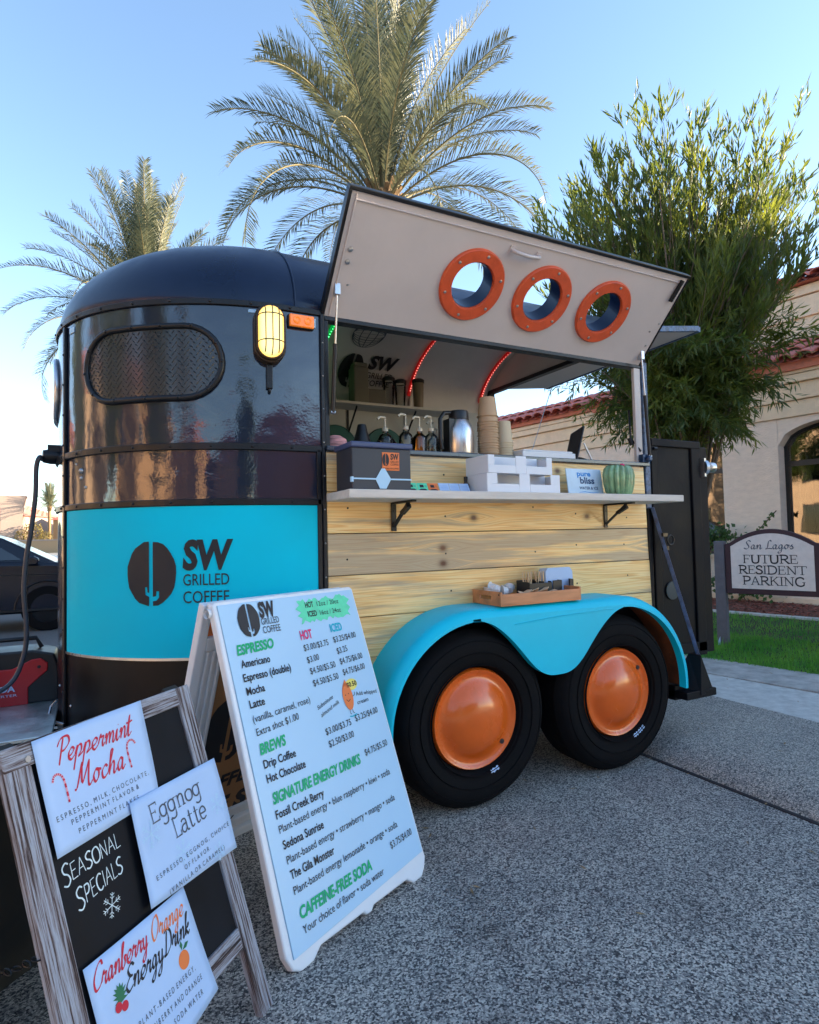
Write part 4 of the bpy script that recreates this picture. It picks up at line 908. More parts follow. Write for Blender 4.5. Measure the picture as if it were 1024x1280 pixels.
# panel with round holes: quads around each hole
b = MB(); cols = [LX0] + [.2685-.19, .2685+.19, .6656+.19, 1.0627+.19] + [LX1]
cols = [LX0, PX[0]-.1985, (PX[0]+PX[1])/2, (PX[1]+PX[2])/2, PX[2]+.1985, LX1]
def lidp(x, l, d=0.): return H0 + X*x + D*l + NI*d
def quadcell(x0, x1, hole=None):
    for d in (0., -.028):
        if hole is None:
            b.add([lidp(x0,0,d), lidp(x1,0,d), lidp(x1,LL,d), lidp(x0,LL,d)], [(0,1,2,3)])
        else:
            n = 32; o = len(b.v); outer = []; inner = []
            for i in range(n):
                t = 2*math.pi*i/n + math.pi/4; ct, st_ = math.cos(t), math.sin(t)
                hx = (x1-hole) if ct > 0 else (hole-x0); hy = (LL-PL) if st_ > 0 else PL
                k_ = min(hx/abs(ct) if abs(ct) > 1e-6 else 9, hy/abs(st_) if abs(st_) > 1e-6 else 9)
                outer.append(lidp(hole+ct*k_, PL+st_*k_, d)); inner.append(lidp(hole+ct*RI_, PL+st_*RI_, d))
            # add true corners
            b.v += [tuple(p) for p in outer+inner]
            for i in range(n):
                j = (i+1) % n; b.f.append((o+i,o+j,o+n+j,o+n+i)); b.m.append(0)
            cs = [(x1,LL),(x0,LL),(x0,0),(x1,0)]
            for cx_, cy_ in cs:
                # nearest two outer points to the corner close the gap
                ds = sorted(range(n), key=lambda i: (outer[i]-lidp(cx_,cy_,d)).length)[:2]
                if (outer[ds[0]]-lidp(cx_,cy_,d)).length > 1e-4:
                    i0, i1 = sorted(ds); 
                    if i0 == 0 and i1 == n-1: i0, i1 = i1, i0
                    q = len(b.v); b.v.append(tuple(lidp(cx_,cy_,d))); b.f.append((o+i0,o+i1,q)); b.m.append(0)
quadcell(cols[0], cols[1]); quadcell(cols[4], cols[5])
for i in range(3): quadcell(cols[i+1], cols[i+2], PX[i])
lid = b.build('hatch', M['lidw'], T, True, fix=True)
b = MB(); e = .016
b.bar(lidp(LX0-.012,LL+.006,-.014), lidp(LX1+.012,LL+.006,-.014), .040, .016, up=D)
b.bar(lidp(LX0-.006,-.0,-.014), lidp(LX0-.006,LL,-.014), .040, .014, up=X)
b.bar(lidp(LX1+.006,-.0,-.014), lidp(LX1+.006,LL,-.014), .036, .010, up=X)
b.bar(lidp(LX0,-.006,-.014), lidp(LX1,-.006,-.014), .034, .010, up=D)
b.build('hatch_edge', M['trim'], lid, True, bevel=.003)
b = MB(); b.bar(lidp(LX0+.022,.01,.003), lidp(LX0+.022,LL-.01,.003), .006,.006, up=NI); b.bar(lidp(LX0+.02,LL-.03,.003), lidp(LX1-.02,LL-.03,.003), .005,.006, up=NI); b.build('caulk_bead', M['lidw'], lid, True, bevel=.002)
for px_ in PX:
    c = lidp(px_, PL)
    b = MB(); b.lathe([(RI_,-.03),(RI_-.001,.008),(RI_+.004,.016),(RO_-.006,.016),(RO_,.010),(RO_,-.002)], c, NI, 56); rg_ = b.build('porthole_ring', M['orange2'], lid, True, smooth=45)
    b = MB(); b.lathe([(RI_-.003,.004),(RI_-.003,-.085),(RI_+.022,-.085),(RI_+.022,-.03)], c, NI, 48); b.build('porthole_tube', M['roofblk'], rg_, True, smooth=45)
    b = MB()
    for i in range(6):
        t = 2*math.pi*i/6 + .35; p = c + X*(.137*math.cos(t)) + D*(.137*math.sin(t)) + NI*.016; b.lathe([(.007,0),(.0065,.003),(.003,.0045),(0,.0045)], p, NI, 10)
    b.build('screws', M['chrome'], rg_, True, smooth=50)
b = MB(); hx0, hx1, hl = .390, .560, .433
b.tube([lidp(hx0+.012,hl,.004), lidp(hx0+.02,hl,.03), lidp((hx0+hx1)/2,hl-.004,.036), lidp(hx1-.02,hl,.03), lidp(hx1-.012,hl,.004)], .0085, 8)
for xx in (hx0, hx1-.024): b.prism([(xx,hl-.018),(xx+.024,hl-.018),(xx+.024,hl+.018),(xx,hl+.018)], H0, X, D, NI, 0, .006)
b.build('pull_handle', M['lidw'], lid, True, smooth=50)
b = MB(); b.bar(lidp(1.462,.49,.010), lidp(1.455,.375,.012), .020, .014, up=NI)
for l in (.47,.41,.385): b.lathe([(.007,0),(.006,.004),(0,.005)], lidp(1.458,l,.018), NI, 8)
b.build('edge_latch', M['trim'], lid, True, bevel=.002)
b = MB()
for l in (.29,.24): b.lathe([(.011,0),(.010,.004),(.005,.006),(0,.006)], lidp(-.325,l,0), NI, 12)
for x_, l in ((-.30,.15),(1.47,.12),(1.44,.20),(1.476,.25)): b.lathe([(.006,0),(.005,.003),(0,.004)], lidp(x_,l,0), NI, 8)
b.build('bolts', M['chrome'], lid, True, smooth=50)
# gas struts
for xx, top, bot in [(-.345, lidp(-.345,.115,.02), V(-.342,-.012,1.70)), (1.47, lidp(1.47,.055,.02), V(1.512,-.045,1.59))]:
    md = top.lerp(bot, .42 if xx < 0 else .38)
    b = MB(); b.tube([top, md], .0045, 10); st_ = b.build('gas_strut', M['steelbr'], T, True, smooth=60)
    b = MB(); b.tube([md, bot], .0095, 12); b.build('strut_cylinder', M['blackp'], st_, True, smooth=60)
    b = MB(); b.lathe([(.009,-.012),(.009,.012)], top, X, 10); b.box(top.x-.012, top.y-.01, top.z-.008, top.x+.012, top.y+.02, top.z+.04); b.build('strut_end', M['steel'], st_, True, bevel=.002); b = MB(); b.lathe([(.008,-.01),(.008,.01)], bot, X, 10); b.build('strut_end', M['steel'], st_, True)

# serving shelf
b = MB(); b.box(-.378,-.27,1.322,1.492,-.014,1.356); sh = b.build('serving_shelf', M['shelfw'], T, True, bevel=.004)
for xx in (-.07, 1.19):
    b = MB(); b.box(xx-.012,-.022,1.196,xx+.012,-.0135,1.32); b.box(xx-.012,-.21,1.313,xx+.012,-.022,1.3215)
    b.bar((xx,-.02,1.215),(xx,-.16,1.312),.006,.018, up=(1,0,0)); b.bar((xx,-.10,1.27),(xx,-.165,1.30),.016,.022, up=(1,0,0))
    for zz in (1.21,1.235,1.285): b.lathe([(.005,0),(.004,.003),(0,.003)], (xx,-.022,zz), (0,-1,0), 8)
    b.build('shelf_bracket', M['trim'], T, True, bevel=.002)

# ------------------------------------------------------------------ inside the trailer
def ceilpt(x, a, q=.995): return V(x, .8+.76*q*math.cos(a), 2.118+.44*q*math.sin(a))
for xx, ms, ml, nm in [(.83,'strip_r','led_r','red'), (1.462,'strip_r','led_r','red'), (.10,'strip_g','led_g','green')]:
    n = 60; pts = [ceilpt(xx, .22 + 2.6*i/n, .985) for i in range(n+1)]
    b = MB(); b.tube(pts, .012, 6); ls = b.build('led_strip', M[ms], T, True, smooth=60)
    b = MB()
    for i in range(2, 62, 1):
        a = .22 + 2.6*i/64; p = ceilpt(xx, a, .965); b.lathe([(.0001,-.004),(.004,0),(.0001,.004)], p, (0,0,1), 6)
    tag(b.build('led_dots', M[ml], ls, True, fix=False), kind='stuff')
for xx in (.85, 1.485):
    pts = [ceilpt(xx, .05+3.0*i/40, .99) for i in range(41)]; b = MB(); b.tube(pts, .010, 6); b.build('ceiling_rib', M['white'], T, True, smooth=60)
# print on the curved wall
def ceil_uv(u, a): return ceilpt(u, a, .985)
f = Flat(); bean(f, .249, .430, .26, .76)
f.add(text2d('SW', .455, .66, .57, .185, .045, .05)); f.add(text2d('GRILLED', .462, .665, .43, .085, .006)); f.add(text2d('COFFEE', .462, .655, .315, .085, .006))
f.lay('lettering', M['ink'], ceil_uv, T, True)
f = Flat()
for k in range(5): 
    a0 = 2*math.pi*k/5; f.line([(.36+.11*math.cos(t), 1.06+.20*math.sin(t)*(1-.18*k)) for t in [2*math.pi*i/24 for i in range(25)]], .006)
for k in range(-2, 3): f.line([(.36+.11*k/2*math.cos(t), 1.06+.20*math.sin(t)) for t in [math.pi*i/12-math.pi/2 for i in range(13)]], .006)
for k in (-1,0,1): f.line([(.36-.10, 1.06+.1*k), (.36+.10, 1.06+.1*k+.01)], .007)
f.lay('globe_drawing', M['inkg'], ceil_uv, T, True)
for cxr in (.235, .607):
    b = MB(); b.lathe([(.085,.0),(.085,.02),(.155,.02),(.16,.012),(.16,0)], (cxr,1.5,1.79), (0,-1,0), 48); rg2 = b.build('porthole_ring', M['teal'], T, True, smooth=40)
    b = MB(); b.lathe([(0,.002),(.086,.002)], (cxr,1.5,1.79), (0,-1,0), 40); b.build('porthole_cover', M['ink'], rg2, True)
b = MB(); b.box(.165,1.30,2.062,1.06,1.50,2.08); wsf = b.build('wall_shelf', M['shelfw'], T, True, bevel=.003)
for xx in (.33,.78): 
    b = MB(); b.bar((xx,1.49,1.90),(xx,1.33,2.055),.008,.012); b.bar((xx,1.495,1.88),(xx,1.495,2.06),.012,.01,up=(0,1,0)); b.build('wall_shelf_bracket', M['trim'], wsf, True)
b = MB(); b.box(1.2,1.485,1.80,1.36,1.498,1.99); b.build('notice_frame', M['trim'], T, True); b = MB(); b.box(1.21,1.48,1.81,1.35,1.486,1.98); b.build('notice_sheet', M['paper'], T, True)
# things on the wall shelf
b = MB(); b.box(-.055,-.055,0,.055,.055,.255); b.box(-.05,-.05,.255,.05,.05,.285)
tag(b.build('canister', mat('tan_grey_canister', (.16,.14,.10), .6), loc=(.375,1.40,2.08), bevel=.01), 'tall grey canister on the wall shelf in front of the coffee bean print', 'canister')
b = MB(); b.box(-.08,-.045,0,.08,.045,.115)
tag(b.build('storage_box', mat('dim_grey_box', (.15,.13,.10), .7), loc=(.485,1.41,2.08), bevel=.004), 'low grey box on the wall shelf between canister and tumblers', 'box')
M['tumb'] = mat('clear_brown_tumbler', (.22,.16,.10), .3)
for i, (xx, hh, lb) in enumerate([(.60,.215,'leftmost clear tumbler with a black lid on the wall shelf'),(.69,.205,'middle clear tumbler with a black lid on the wall shelf'),(.835,.225,'rightmost tall brown tumbler with a black lid, nearest the red light strip')]):
    t = empty('tumbler', (xx,1.39,2.08)); tag(t, lb, 'tumbler', 'tumblers on the wall shelf')
    b = MB(); b.lathe([(0,0),(.034,0),(.042,hh-.03),(0,hh-.03)], (0,0,0), (0,0,1), 16); b.build('cup_body', M['tumb'] if i == 2 else M['clear'], t, smooth=40)
    b = MB(); b.lathe([(.045,hh-.035),(.045,hh-.01),(.03,hh),(0,hh)], (0,0,0), (0,0,1), 16); b.build('cup_lid', M['blackp'], t, smooth=40)
ORD = ['first','second','third','fourth','fifth','sixth','seventh','eighth','ninth','tenth','eleventh','twelfth','thirteenth','fourteenth','fifteenth','sixteenth']
# ------------------------------------------------------------------ things on the counter
CZ = 1.556
def pump(loc, hh, mt, lb):
    t = empty('pump_bottle', loc); tag(t, lb, 'pump bottle', 'pump bottles on the counter')
    b = MB(); b.lathe([(0,0),(.033,0),(.034,.01),(.034,hh*.45),(.03,hh*.52),(.013,hh*.6),(.013,hh*.66),(0,hh*.66)], (0,0,0), (0,0,1), 20); b.build('bottle', mt, t, smooth=40)
    b = MB(); b.tube([(0,0,hh*.62),(0,0,hh)], .0045, 8); b.lathe([(.015,hh*.64),(.015,hh*.72),(.007,hh*.74)], (0,0,0), (0,0,1), 14); b.tube([(0,0,hh),(-.03,-.01,hh),(-.045,-.012,hh-.012)], .006, 8); b.build('pump', mat('cream_pump', (.5,.44,.33), .4), t, smooth=50)
M['amberb'] = glassmat('amber_glass', (.75,.42,.12), .2); M['glassb'] = glassmat('clear_glass', (.86,.86,.82), .2)
for x_, y_, hh, mt, lb in [(.00,.20,.185,'clear','small clear syrup bottle with a pump, leftmost on the counter'),(.095,.17,.200,'clear','clear syrup bottle with a tall pump, second from the left'),
        (.165,.16,.19,'amberb','amber syrup bottle with a black spout in the middle of the row'),(.235,.17,.20,'clear','clear syrup bottle with a pump beside the amber one'),
        (.29,.24,.19,'clear','clear syrup bottle with a pump behind the others'),(.345,.30,.17,'clear','clear syrup bottle with a pump half hidden by the coffee carafe')]:
    pump((x_, y_, CZ), hh, M[mt], lb)
b = MB(); b.lathe([(0,0),(.06,0),(.066,.02),(.06,.07),(.04,.10),(.012,.11),(0,.11)], (0,0,0), (0,0,1), 20); tag(b.build('glass_jar', M['clear'], loc=(.05,.30,CZ), smooth=50), 'round clear glass jar behind the syrup bottles', 'jar')
b = MB(); b.lathe([(0,0),(.045,0),(.055,.05),(.03,.13),(.02,.17),(0,.175)], (0,0,0), (0,0,1), 16); tag(b.build('black_grinder', M['blackp'], loc=(-.065,.33,CZ), smooth=50), 'black hand grinder standing left behind the syrup bottles', 'grinder')
b = MB(); b.lathe([(0,0),(.05,0),(.06,.03),(.05,.06),(.025,.075),(0,.08)], (0,0,0), (0,0,1), 20)
tag(b.build('folded_towel', mat('pink_striped_towel', (.6,.28,.28), .9, var=.7, vscale=30, stretch=(.3,1,3)), loc=(-.27,.16,CZ), smooth=60), 'rolled pink and white cloth beside the front post', 'towel')
# carafe
t = empty('thermal_carafe', (.385,.15,CZ)); tag(t, 'brushed steel thermal carafe with a black lid and handle', 'carafe')
b = MB(); b.lathe([(0,0),(.070,0),(.074,.01),(.074,.12),(.066,.155),(.048,.19)], (0,0,0), (0,0,1), 32); b.build('carafe_body', M['steelbr'], t, smooth=50)
b = MB(); b.lathe([(.050,.188),(.050,.225),(.046,.235),(0,.237)], (0,0,0), (0,0,1), 24); b.tube([(-.045,0,.225),(-.085,0,.222),(-.108,0,.19),(-.108,0,.09),(-.10,0,.04)], .011, 8); b.lathe([(.0745,.0),(.0755,.018),(.0745,.02)], (0,0,0), (0,0,1), 32)
b.box(-.074,-.03,.0,-.045,.03,.19); b.build('carafe_lid', M['blackp'], t, smooth=50)
# cup stacks: every cup is a thing
cupm = None
def cupmesh(rt, rb, h):
    b = MB(); b.lathe([(0,.0),(rb,0),(rt,h-.004),(rt+.004,h-.004),(rt+.0045,h),(rt-.001,h),(rb-.002,.004),(0,.004)], (0,0,0), (0,0,1), 20); return b
c0 = cupmesh(.052,.040,.10).build('paper_cup', M['cup'], loc=(.560,.15,CZ), rot=(math.pi,0,0), smooth=40); c0.location = (.562,.15,CZ+.10)
tag(c0, 'kraft paper coffee cup at the bottom of the tall stack beside the carafe', 'paper cup', 'kraft cups in the tall stack')
z = CZ+.10
for i in range(15):
    z += .0135 if i < 14 else .03; c = c0.copy(); COL.objects.link(c); c['label'] = 'kraft paper coffee cup, ' + ORD[i+1] + ' from the bottom of the tall stack'; c.location = (.562+random.uniform(-.0015,.0015),.15,z); c.rotation_euler = (math.pi+random.uniform(-.01,.01),random.uniform(-.01,.01),0)
c.location.z = z; c['label'] = 'topmost kraft paper cup of the tall stack, set bottom up'; 
c1 = cupmesh(.047,.038,.115).build('paper_cup', M['cup2'], smooth=40); c1.location = (.672,.17,CZ+.115); c1.rotation_euler = (math.pi,0,0)
tag(c1, 'cream paper cup at the bottom of the shorter stack beside the kraft cups', 'paper cup', 'cream cups in the short stack')
z = CZ+.115
for i in range(7):
    z += .013; c = c1.copy(); COL.objects.link(c); c['label'] = 'cream paper cup, ' + ORD[i+1] + ' from the bottom of the shorter stack'; c.location = (.672+random.uniform(-.0015,.0015),.17,z)
b = MB(); b.box(-.18,-.09,0,.18,.09,.045); b.box(-.17,-.085,.045,.165,.085,.055); tag(b.build('white_flat_box', M['plastic_w'], loc=(.905,.17,CZ), bevel=.012), 'flat white box on the counter below the rear opening', 'box')
t = empty('tablet_stand', (1.15,.12,CZ)); tag(t, 'black tablet on a thin slanted metal stand on the counter', 'tablet')
b = MB(); b.bar((-.05,.0,.0),(.045,.05,.225),.19,.010, up=(-1,.0,.3)); b.v = []; b.f = []; b.m = []
Ua = V(.36,.08,.92).normalized(); Wa = V(.25,1,-.15).normalized(); Na = Ua.cross(Wa).normalized()
b.prism([(0,0),(.225,0),(.225,.15),(0,.15)], (-.05,-.03,.0), Ua, Wa, Na, -.005, .005); b.build('tablet', M['blackp'], t, bevel=.003)
b = MB(); b.tube([(.015,-.02,.11),(.07,-.03,.0)], .005, 8); b.build('stand_leg', M['steelbr'], t, smooth=50)
# ------------------------------------------------------------------ things on the serving shelf
SZ = 1.356
t = empty('tip_box', (-.225,-.155,SZ)); tag(t, 'dark charcoal box with a blue lid and an orange coffee sticker on the shelf', 'box')
b = MB(); b.box(-.128,-.085,0,.128,.085,.165); b.build('box_body', mat('charcoal_box', (.028,.032,.045), .45, var=.1), t, bevel=.004)
b = MB(); b.box(-.135,-.094,.165,.135,.092,.188); b.build('box_lid', mat('dusty_blue_lid', (.05,.07,.16), .4, var=.1), t, bevel=.006)
b = MB(); b.box(.0,-.0868,.078,.075,-.0852,.150); st = b.build('orange_sticker', M['ink_orange'], t)
f = Flat(); bean(f, .0, .03, .095, .145); f.add(text2d('SW', .036, .072, .122, .022, .04)); f.add(text2d('GRILLED', .036, .072, .109, .008)); f.add(text2d('COFFEE', .036, .072, .098, .008)); f.add(text2d('SWGRILLEDCOFFEE', .004, .071, .083, .006)); f.lay('lettering', M['ink'], lambda x, y: V(x, -.0875, y), st)
b = MB(); b.box(-.128,-.0885,.040,.128,-.0865,.046)
b.add([(-.03,-.089,.040),(.035,-.089,.040),(.015,-.089,.005),(-.012,-.089,.005),(-.03,-.0875,.040),(.035,-.0875,.040),(.015,-.0875,.005),(-.012,-.0875,.005)], [(0,1,2,3),(4,7,6,5),(0,3,7,4),(1,5,6,2),(3,2,6,7)])
b.add([(-.028,-.089,.046),(.035,-.089,.046),(.010,-.089,.085),(-.004,-.089,.085),(-.028,-.0875,.046),(.035,-.0875,.046),(.010,-.0875,.085),(-.004,-.0875,.085)], [(0,1,2,3),(4,7,6,5),(0,3,7,4),(1,5,6,2),(3,2,6,7)])
b.box(-.133,-.090,.03,-.124,-.075,.05); b.build('white_clasp', M['poster'], t)
# little cards
lab = ['dark green punch card leaning on the shelf, nearest the charcoal box','second green punch card from the charcoal box','orange punch card in the middle of the row of cards','first white card to the right of the orange card','second white card to the right of the orange card','last white card of the row, beside the small dark bottle']
for i in range(6):
    x0 = -.070 + .052*i + (.004 if i > 2 else 0)
    t = empty('business_card', (x0+.024,-.16,SZ), (R(-32),0,R(-4))); tag(t, lab[i], 'card', 'cards lined up on the shelf')
    b = MB(); b.box(-.024,0,0,.024,.0015,.05 if i < 3 else .052); b.build('card_sheet', M['ink_mint'] if i < 2 else (M['ink_orange'] if i == 2 else M['paper']), t)
    f = Flat()
    if i < 3: f.poly([(-.018,.006),(.018,.006),(.018,.014),(.010,.019),(-.010,.019),(-.018,.014)]); f.poly([(-.012,.026),(.006,.026),(.006,.040),(-.012,.040)]); f.line([(.009,.03),(.019,.03)], .002); f.line([(.009,.036),(.019,.036)], .002)
    else:
        for q in range(4): f.line([(-.018,.012+.008*q),(.018-.004*(q%2),.012+.008*q)], .0016)
        f.line([(-.018,.005),(.0,.005)], .003)
    f.lay('card_print', M['ink'] if i < 3 else M['ink_blue'], lambda x, y: V(x, -.0008, y), t)
t = empty('small_bottle', (.262,-.09,SZ)); tag(t, 'small dark dropper bottle between the cards and the white carriers', 'bottle')
b = MB(); b.lathe([(0,0),(.016,0),(.016,.045),(.008,.055),(.008,.065)], (0,0,0), (0,0,1), 14); b.build('glass_body', mat('dark_brown_glass', (.05,.025,.01), .2), t, smooth=40)
b = MB(); b.lathe([(.009,.06),(.009,.08),(0,.082)], (0,0,0), (0,0,1), 12); b.build('cap', M['blackp'], t, smooth=40)
# white cardboard drink carriers, two stacked
cb = mat('white_cardboard', (.74,.77,.82), .7, var=.03)
def carrier(loc, rz, lb, w_=.205, hh=.085):
    t = empty('cup_carrier', loc, (0,0,rz)); tag(t, lb, 'cup carrier', 'white cup carriers stacked on the shelf')
    b = MB(); d = .085; y = -d; n = 10
    def wall(y0, y1):
        # front wall with a raised middle grip and two cut-outs
        for x0, x1, z0, z1 in [(-w_,-.03,0,hh*.45),(-.03,.03,0,hh),(.03,w_,0,hh*.45),(-w_,-.15,hh*.45,hh),(.15,w_,hh*.45,hh)]: b.box(x0+.0004,y0,z0,x1-.0004,y1,z1)
    wall(-d,-d+.004); wall(d-.004,d)
    b.box(-w_,-d+.004,0,-w_+.004,d-.004,hh); b.box(w_-.004,-d+.004,0,w_,d-.004,hh); b.box(-w_+.004,-d+.004,0,w_-.004,d-.004,.004)
    b.box(-w_+.02,-.003,.004,w_-.02,.003,hh*1.05); b.build('carton', cb, t, bevel=.0012)
    b = MB(); 
    for s_ in (-1, 1): b.add([(s_*.035,-d+.004,hh*.45),(s_*.15,-d+.004,hh*.45),(s_*.15,-.02,hh*.2),(s_*.035,-.02,hh*.2)], [(0,1,2,3)])
    b.build('crumpled_liner', mat('crumpled_paper', (.42,.36,.30), .8, var=.5, vscale=60, bump=1., bscale=60), t)
    return t
carrier((.487,-.145,SZ), 0, 'lower white cardboard cup carrier lying on the serving shelf'); carrier((.470,-.140,SZ+.086), R(2), 'upper white cardboard cup carrier stacked on another', .185, .080)
# small sign and ceramic cactus
t = empty('small_sign', (.955,-.13,SZ), (R(-8),0,0)); tag(t, 'small pale blue sign board with pure bliss lettering leaning on the planks', 'sign')
b = MB(); b.box(-.118,0,0,.115,.006,.138); b.build('sign_board', mat('pale_blue_card', (.55,.70,.82), .5), t, bevel=.002)
f = Flat(); f.add(text2d('bliss', -.035, .06, .062, .032, .03)); f.add(text2d('WATER & ICE', -.045, .08, .032, .014, .02)); f.lay('lettering', mat('navy_print', (.01,.05,.14), .5), lambda x, y: V(x, -.001, y), t)
f = Flat(); f.add(text2d('pure', -.05, .04, .10, .026, .03)); f.lay('lettering', M['ink_blue'], lambda x, y: V(x, -.001, y), t)
f = Flat(); f.line([(-.05,.016),(-.01,.02),(.04,.015),(.08,.018)], .003); f.lay('print_line', M['ink_blue'], lambda x, y: V(x, -.001, y), t)
t = empty('ceramic_cactus', (1.135,-.17,SZ)); tag(t, 'round ribbed green ceramic cactus with a pink flower on the shelf', 'cactus ornament')
b = MB(); prof = [(0,0),(.70,0),(.84,.12),(.95,.4),(1.0,.7),(.92,.92),(.74,1.03),(.4,1.06),(0,1.04)]; n = 72
for r, h in prof:
    for j in range(n):
        t_ = 2*math.pi*j/n; rr = .090*r*(1+.26*(abs(math.cos(7*t_))**.6-.6)); b.v.append((rr*math.cos(t_), rr*.55*math.sin(t_), h*.146))
for i in range(len(prof)-1):
    for j in range(n): b.f.append((i*n+j, i*n+(j+1)%n, (i+1)*n+(j+1)%n, (i+1)*n+j)); b.m.append(0)
b.build('cactus_body', M['cactus'], t, smooth=60)
b = MB(); b.lathe([(0,.01),(.012,.006),(.006,-.004)], (-.005,-.03,.150), (0,-.5,1), 7); b.build('flower', M['ink_pink'], t)
b = MB(); b.box(-.06,-.02,0,.04,.02,.012); tag(b.build('black_clip', M['blackp'], loc=(1.30,-.15,SZ), bevel=.003), 'low black clip lying on the shelf right of the ceramic cactus', 'clip')
# ------------------------------------------------------------------ tray on the mudguard
TZ = .857
t = empty('wooden_tray', (.565,-.115,TZ)); tag(t, 'red brown wooden serving tray with hand holes resting on the turquoise mudguard', 'tray')
W2, D2 = .222, .118
b = MB(); b.box(-W2,-D2,0,W2,D2,.008); b.build('tray_base', M['traywood'], t)
for y_ in (-D2, D2-.009):
    b = MB(); b.box(-W2,y_,.008,W2,y_+.009,.052); b.build('long_side', M['traywood'], t, bevel=.002)
for x_ in (-W2-.009, W2):
    b = MB(); pts = [(-D2,0),(D2,0),(D2,.062),(-D2,.062)]
    b.box(x_,-D2,0,x_+.009,D2,.024); b.box(x_,-D2,.042,x_+.009,D2,.062); b.box(x_,-D2,.024,x_+.009,-.045,.042); b.box(x_,.045,.024,x_+.009,D2,.042); b.build('end_board', M['traywood'], t)
b = MB()
for y_ in (-D2+.01, D2-.01):
    for x_ in (-W2-.012, W2+.009): b.lathe([(.004,0),(.003,.002),(0,.002)], (x_,y_,.05), (-1 if x_<0 else 1,0,0), 8)
b.build('tray_nails', M['ink'], t)
# creamers
cr0 = None
for i, (x_, y_, z_, a) in enumerate([(.385,-.06,.03,.2),(.415,-.09,.035,1.),(.45,-.03,.03,.5),(.485,-.08,.038,2.2),(.52,-.05,.034,.9),(.43,-.06,.055,1.6)]):
    if cr0 is None:
        b = MB(); b.lathe([(0,0),(.013,0),(.018,.018),(.022,.019),(.022,.021),(0,.021)], (0,0,0), (0,0,1), 14); cr0 = b.build('creamer_cup', M['plastic_w'], smooth=40); c = cr0
        tag(cr0, 'tiny white creamer cup at the left end of the heap in the wooden tray', 'creamer', 'white creamer cups in the tray')
    else: c = cr0.copy(); COL.objects.link(c); c['label'] = ['','tiny white creamer cup lying at the front edge of the wooden tray','tiny white creamer cup at the back of the heap in the tray','white creamer cup in the tray nearest the sugar packets, in front','white creamer cup at the right end of the heap, by the caddy','white creamer cup lying on top of the others in the tray'][i]
    c.scale = (1.25,)*3; c.location = (x_, y_, TZ+z_+.012); c.rotation_euler = (a*.7, a, a*2)
for i in range(7):
    if i == 0:
        b = MB(); b.box(-.028,-.016,0,.028,.016,.003); sp0 = b.build('sugar_packet', mat('tan_paper_packet', (.62,.45,.30), .7), bevel=.001); c = sp0
        tag(sp0, 'tan sugar packet at the left end of the heap in the wooden tray', 'sugar packet', 'sugar packets in the tray')
    else: c = sp0.copy(); COL.objects.link(c); c['label'] = 'tan sugar packet, ' + ORD[i] + ' from the left in the wooden tray'
    c.location = (.50+.026*i, -.185+.02*(i%2), TZ+.042+.004*(i%3)); c.rotation_euler = (random.uniform(-.5,.5), random.uniform(-.4,.4), random.uniform(-.6,.6))
t = empty('condiment_caddy', (.66,-.10,TZ+.008)); tag(t, 'black plastic caddy holding stir sticks and napkins in the tray', 'caddy')
b = MB()
for x0, y0, x1, y1, h in [(-.10,-.05,.035,-.046,.075),(-.10,.046,.035,.05,.085),(-.10,-.046,-.096,.046,.08),(-.012,-.046,-.008,.046,.08),(.031,-.046,.035,.046,.08),(.036,-.055,.092,-.051,.083),(.088,-.051,.092,.05,.083),(.14,-.055,.165,-.051,.085),(.161,-.051,.165,.05,.085)]: b.box(x0,y0,0,x1,y1,h)
b.box(-.10,-.05,-.001,.165,.05,.003); b.build('caddy_shell', M['blackp'], t, bevel=.002)
rs = random.Random(5)
for i in range(16):
    if i == 0:
        b = MB(); b.box(-.0028,-.0008,0,.0028,.0008,.125); s0 = b.build('stir_stick', M['stick'], bevel=.0005); c = s0
        tag(s0, 'leftmost of the wooden stir sticks standing in the black caddy', 'stir stick', 'stir sticks in the caddy')
    else: c = s0.copy(); COL.objects.link(c); c['label'] = 'wooden stir stick, ' + ORD[i] + ' from the left in the black caddy'
    c.location = (.57+.0085*i, -.10+rs.uniform(-.02,.02), TZ+.010); c.rotation_euler = (rs.uniform(-.1,.1), rs.uniform(-.16,.16), rs.uniform(-.5,.5))
b = MB(); b.prism([(-.085,0),(.085,0),(.085,.115),(.07,.135),(-.07,.135),(-.085,.115)], (0,0,0), (1,0,0), (0,0,1), (0,-1,0), -.03, .03)
tag(b.build('napkin_stack', M['paper'], loc=(.765,-.10,TZ+.012), rot=(R(-4),0,0), bevel=.004), 'stack of pale napkins standing in the right end of the caddy', 'napkins')

# ------------------------------------------------------------------ menu A-frame
ya, le = .4374, .333
t = empty('menu_sign', (-.7651,-.7636,0), (0,0,ya)); tag(t, 'white plastic A-frame menu sign listing coffees, brews and energy drinks', 'sign')
W3, H3 = .6225, 1.0398
def tilt(x, y, o=0.):      # panel coordinates -> sign coordinates (front panel leans back)
    return V(x, y*math.sin(le) - o*math.cos(le), y*math.cos(le) + o*math.sin(le))
b = MB()
outl = [(.04,-.004),(.085,.0),(.112,.018),(.12,.022),(.30,.022),(.31,.010),(.335,.010),(.345,.022),(.515,.022),(.525,.014),(.545,.0),(.59,.0),(.615,.02),(.632,.05),(W3+.008,.08),(W3+.002,H3-.01),(W3-.008,H3),(.006,H3),(-.004,H3-.012),(-.006,.05),(.01,.012)]
b.v = [tuple(tilt(x, y, 0)) for x, y in outl] + [tuple(tilt(x, y, -.030)) for x, y in outl]; k = len(outl)
b.f = [tuple(range(k)), tuple(range(2*k-1,k-1,-1))] + [(i, (i+1)%k, k+(i+1)%k, k+i) for i in range(k)]; b.m = [0]*len(b.f)
fp = b.build('front_panel', M['plastic_w'], t, bevel=.007, seg=3)
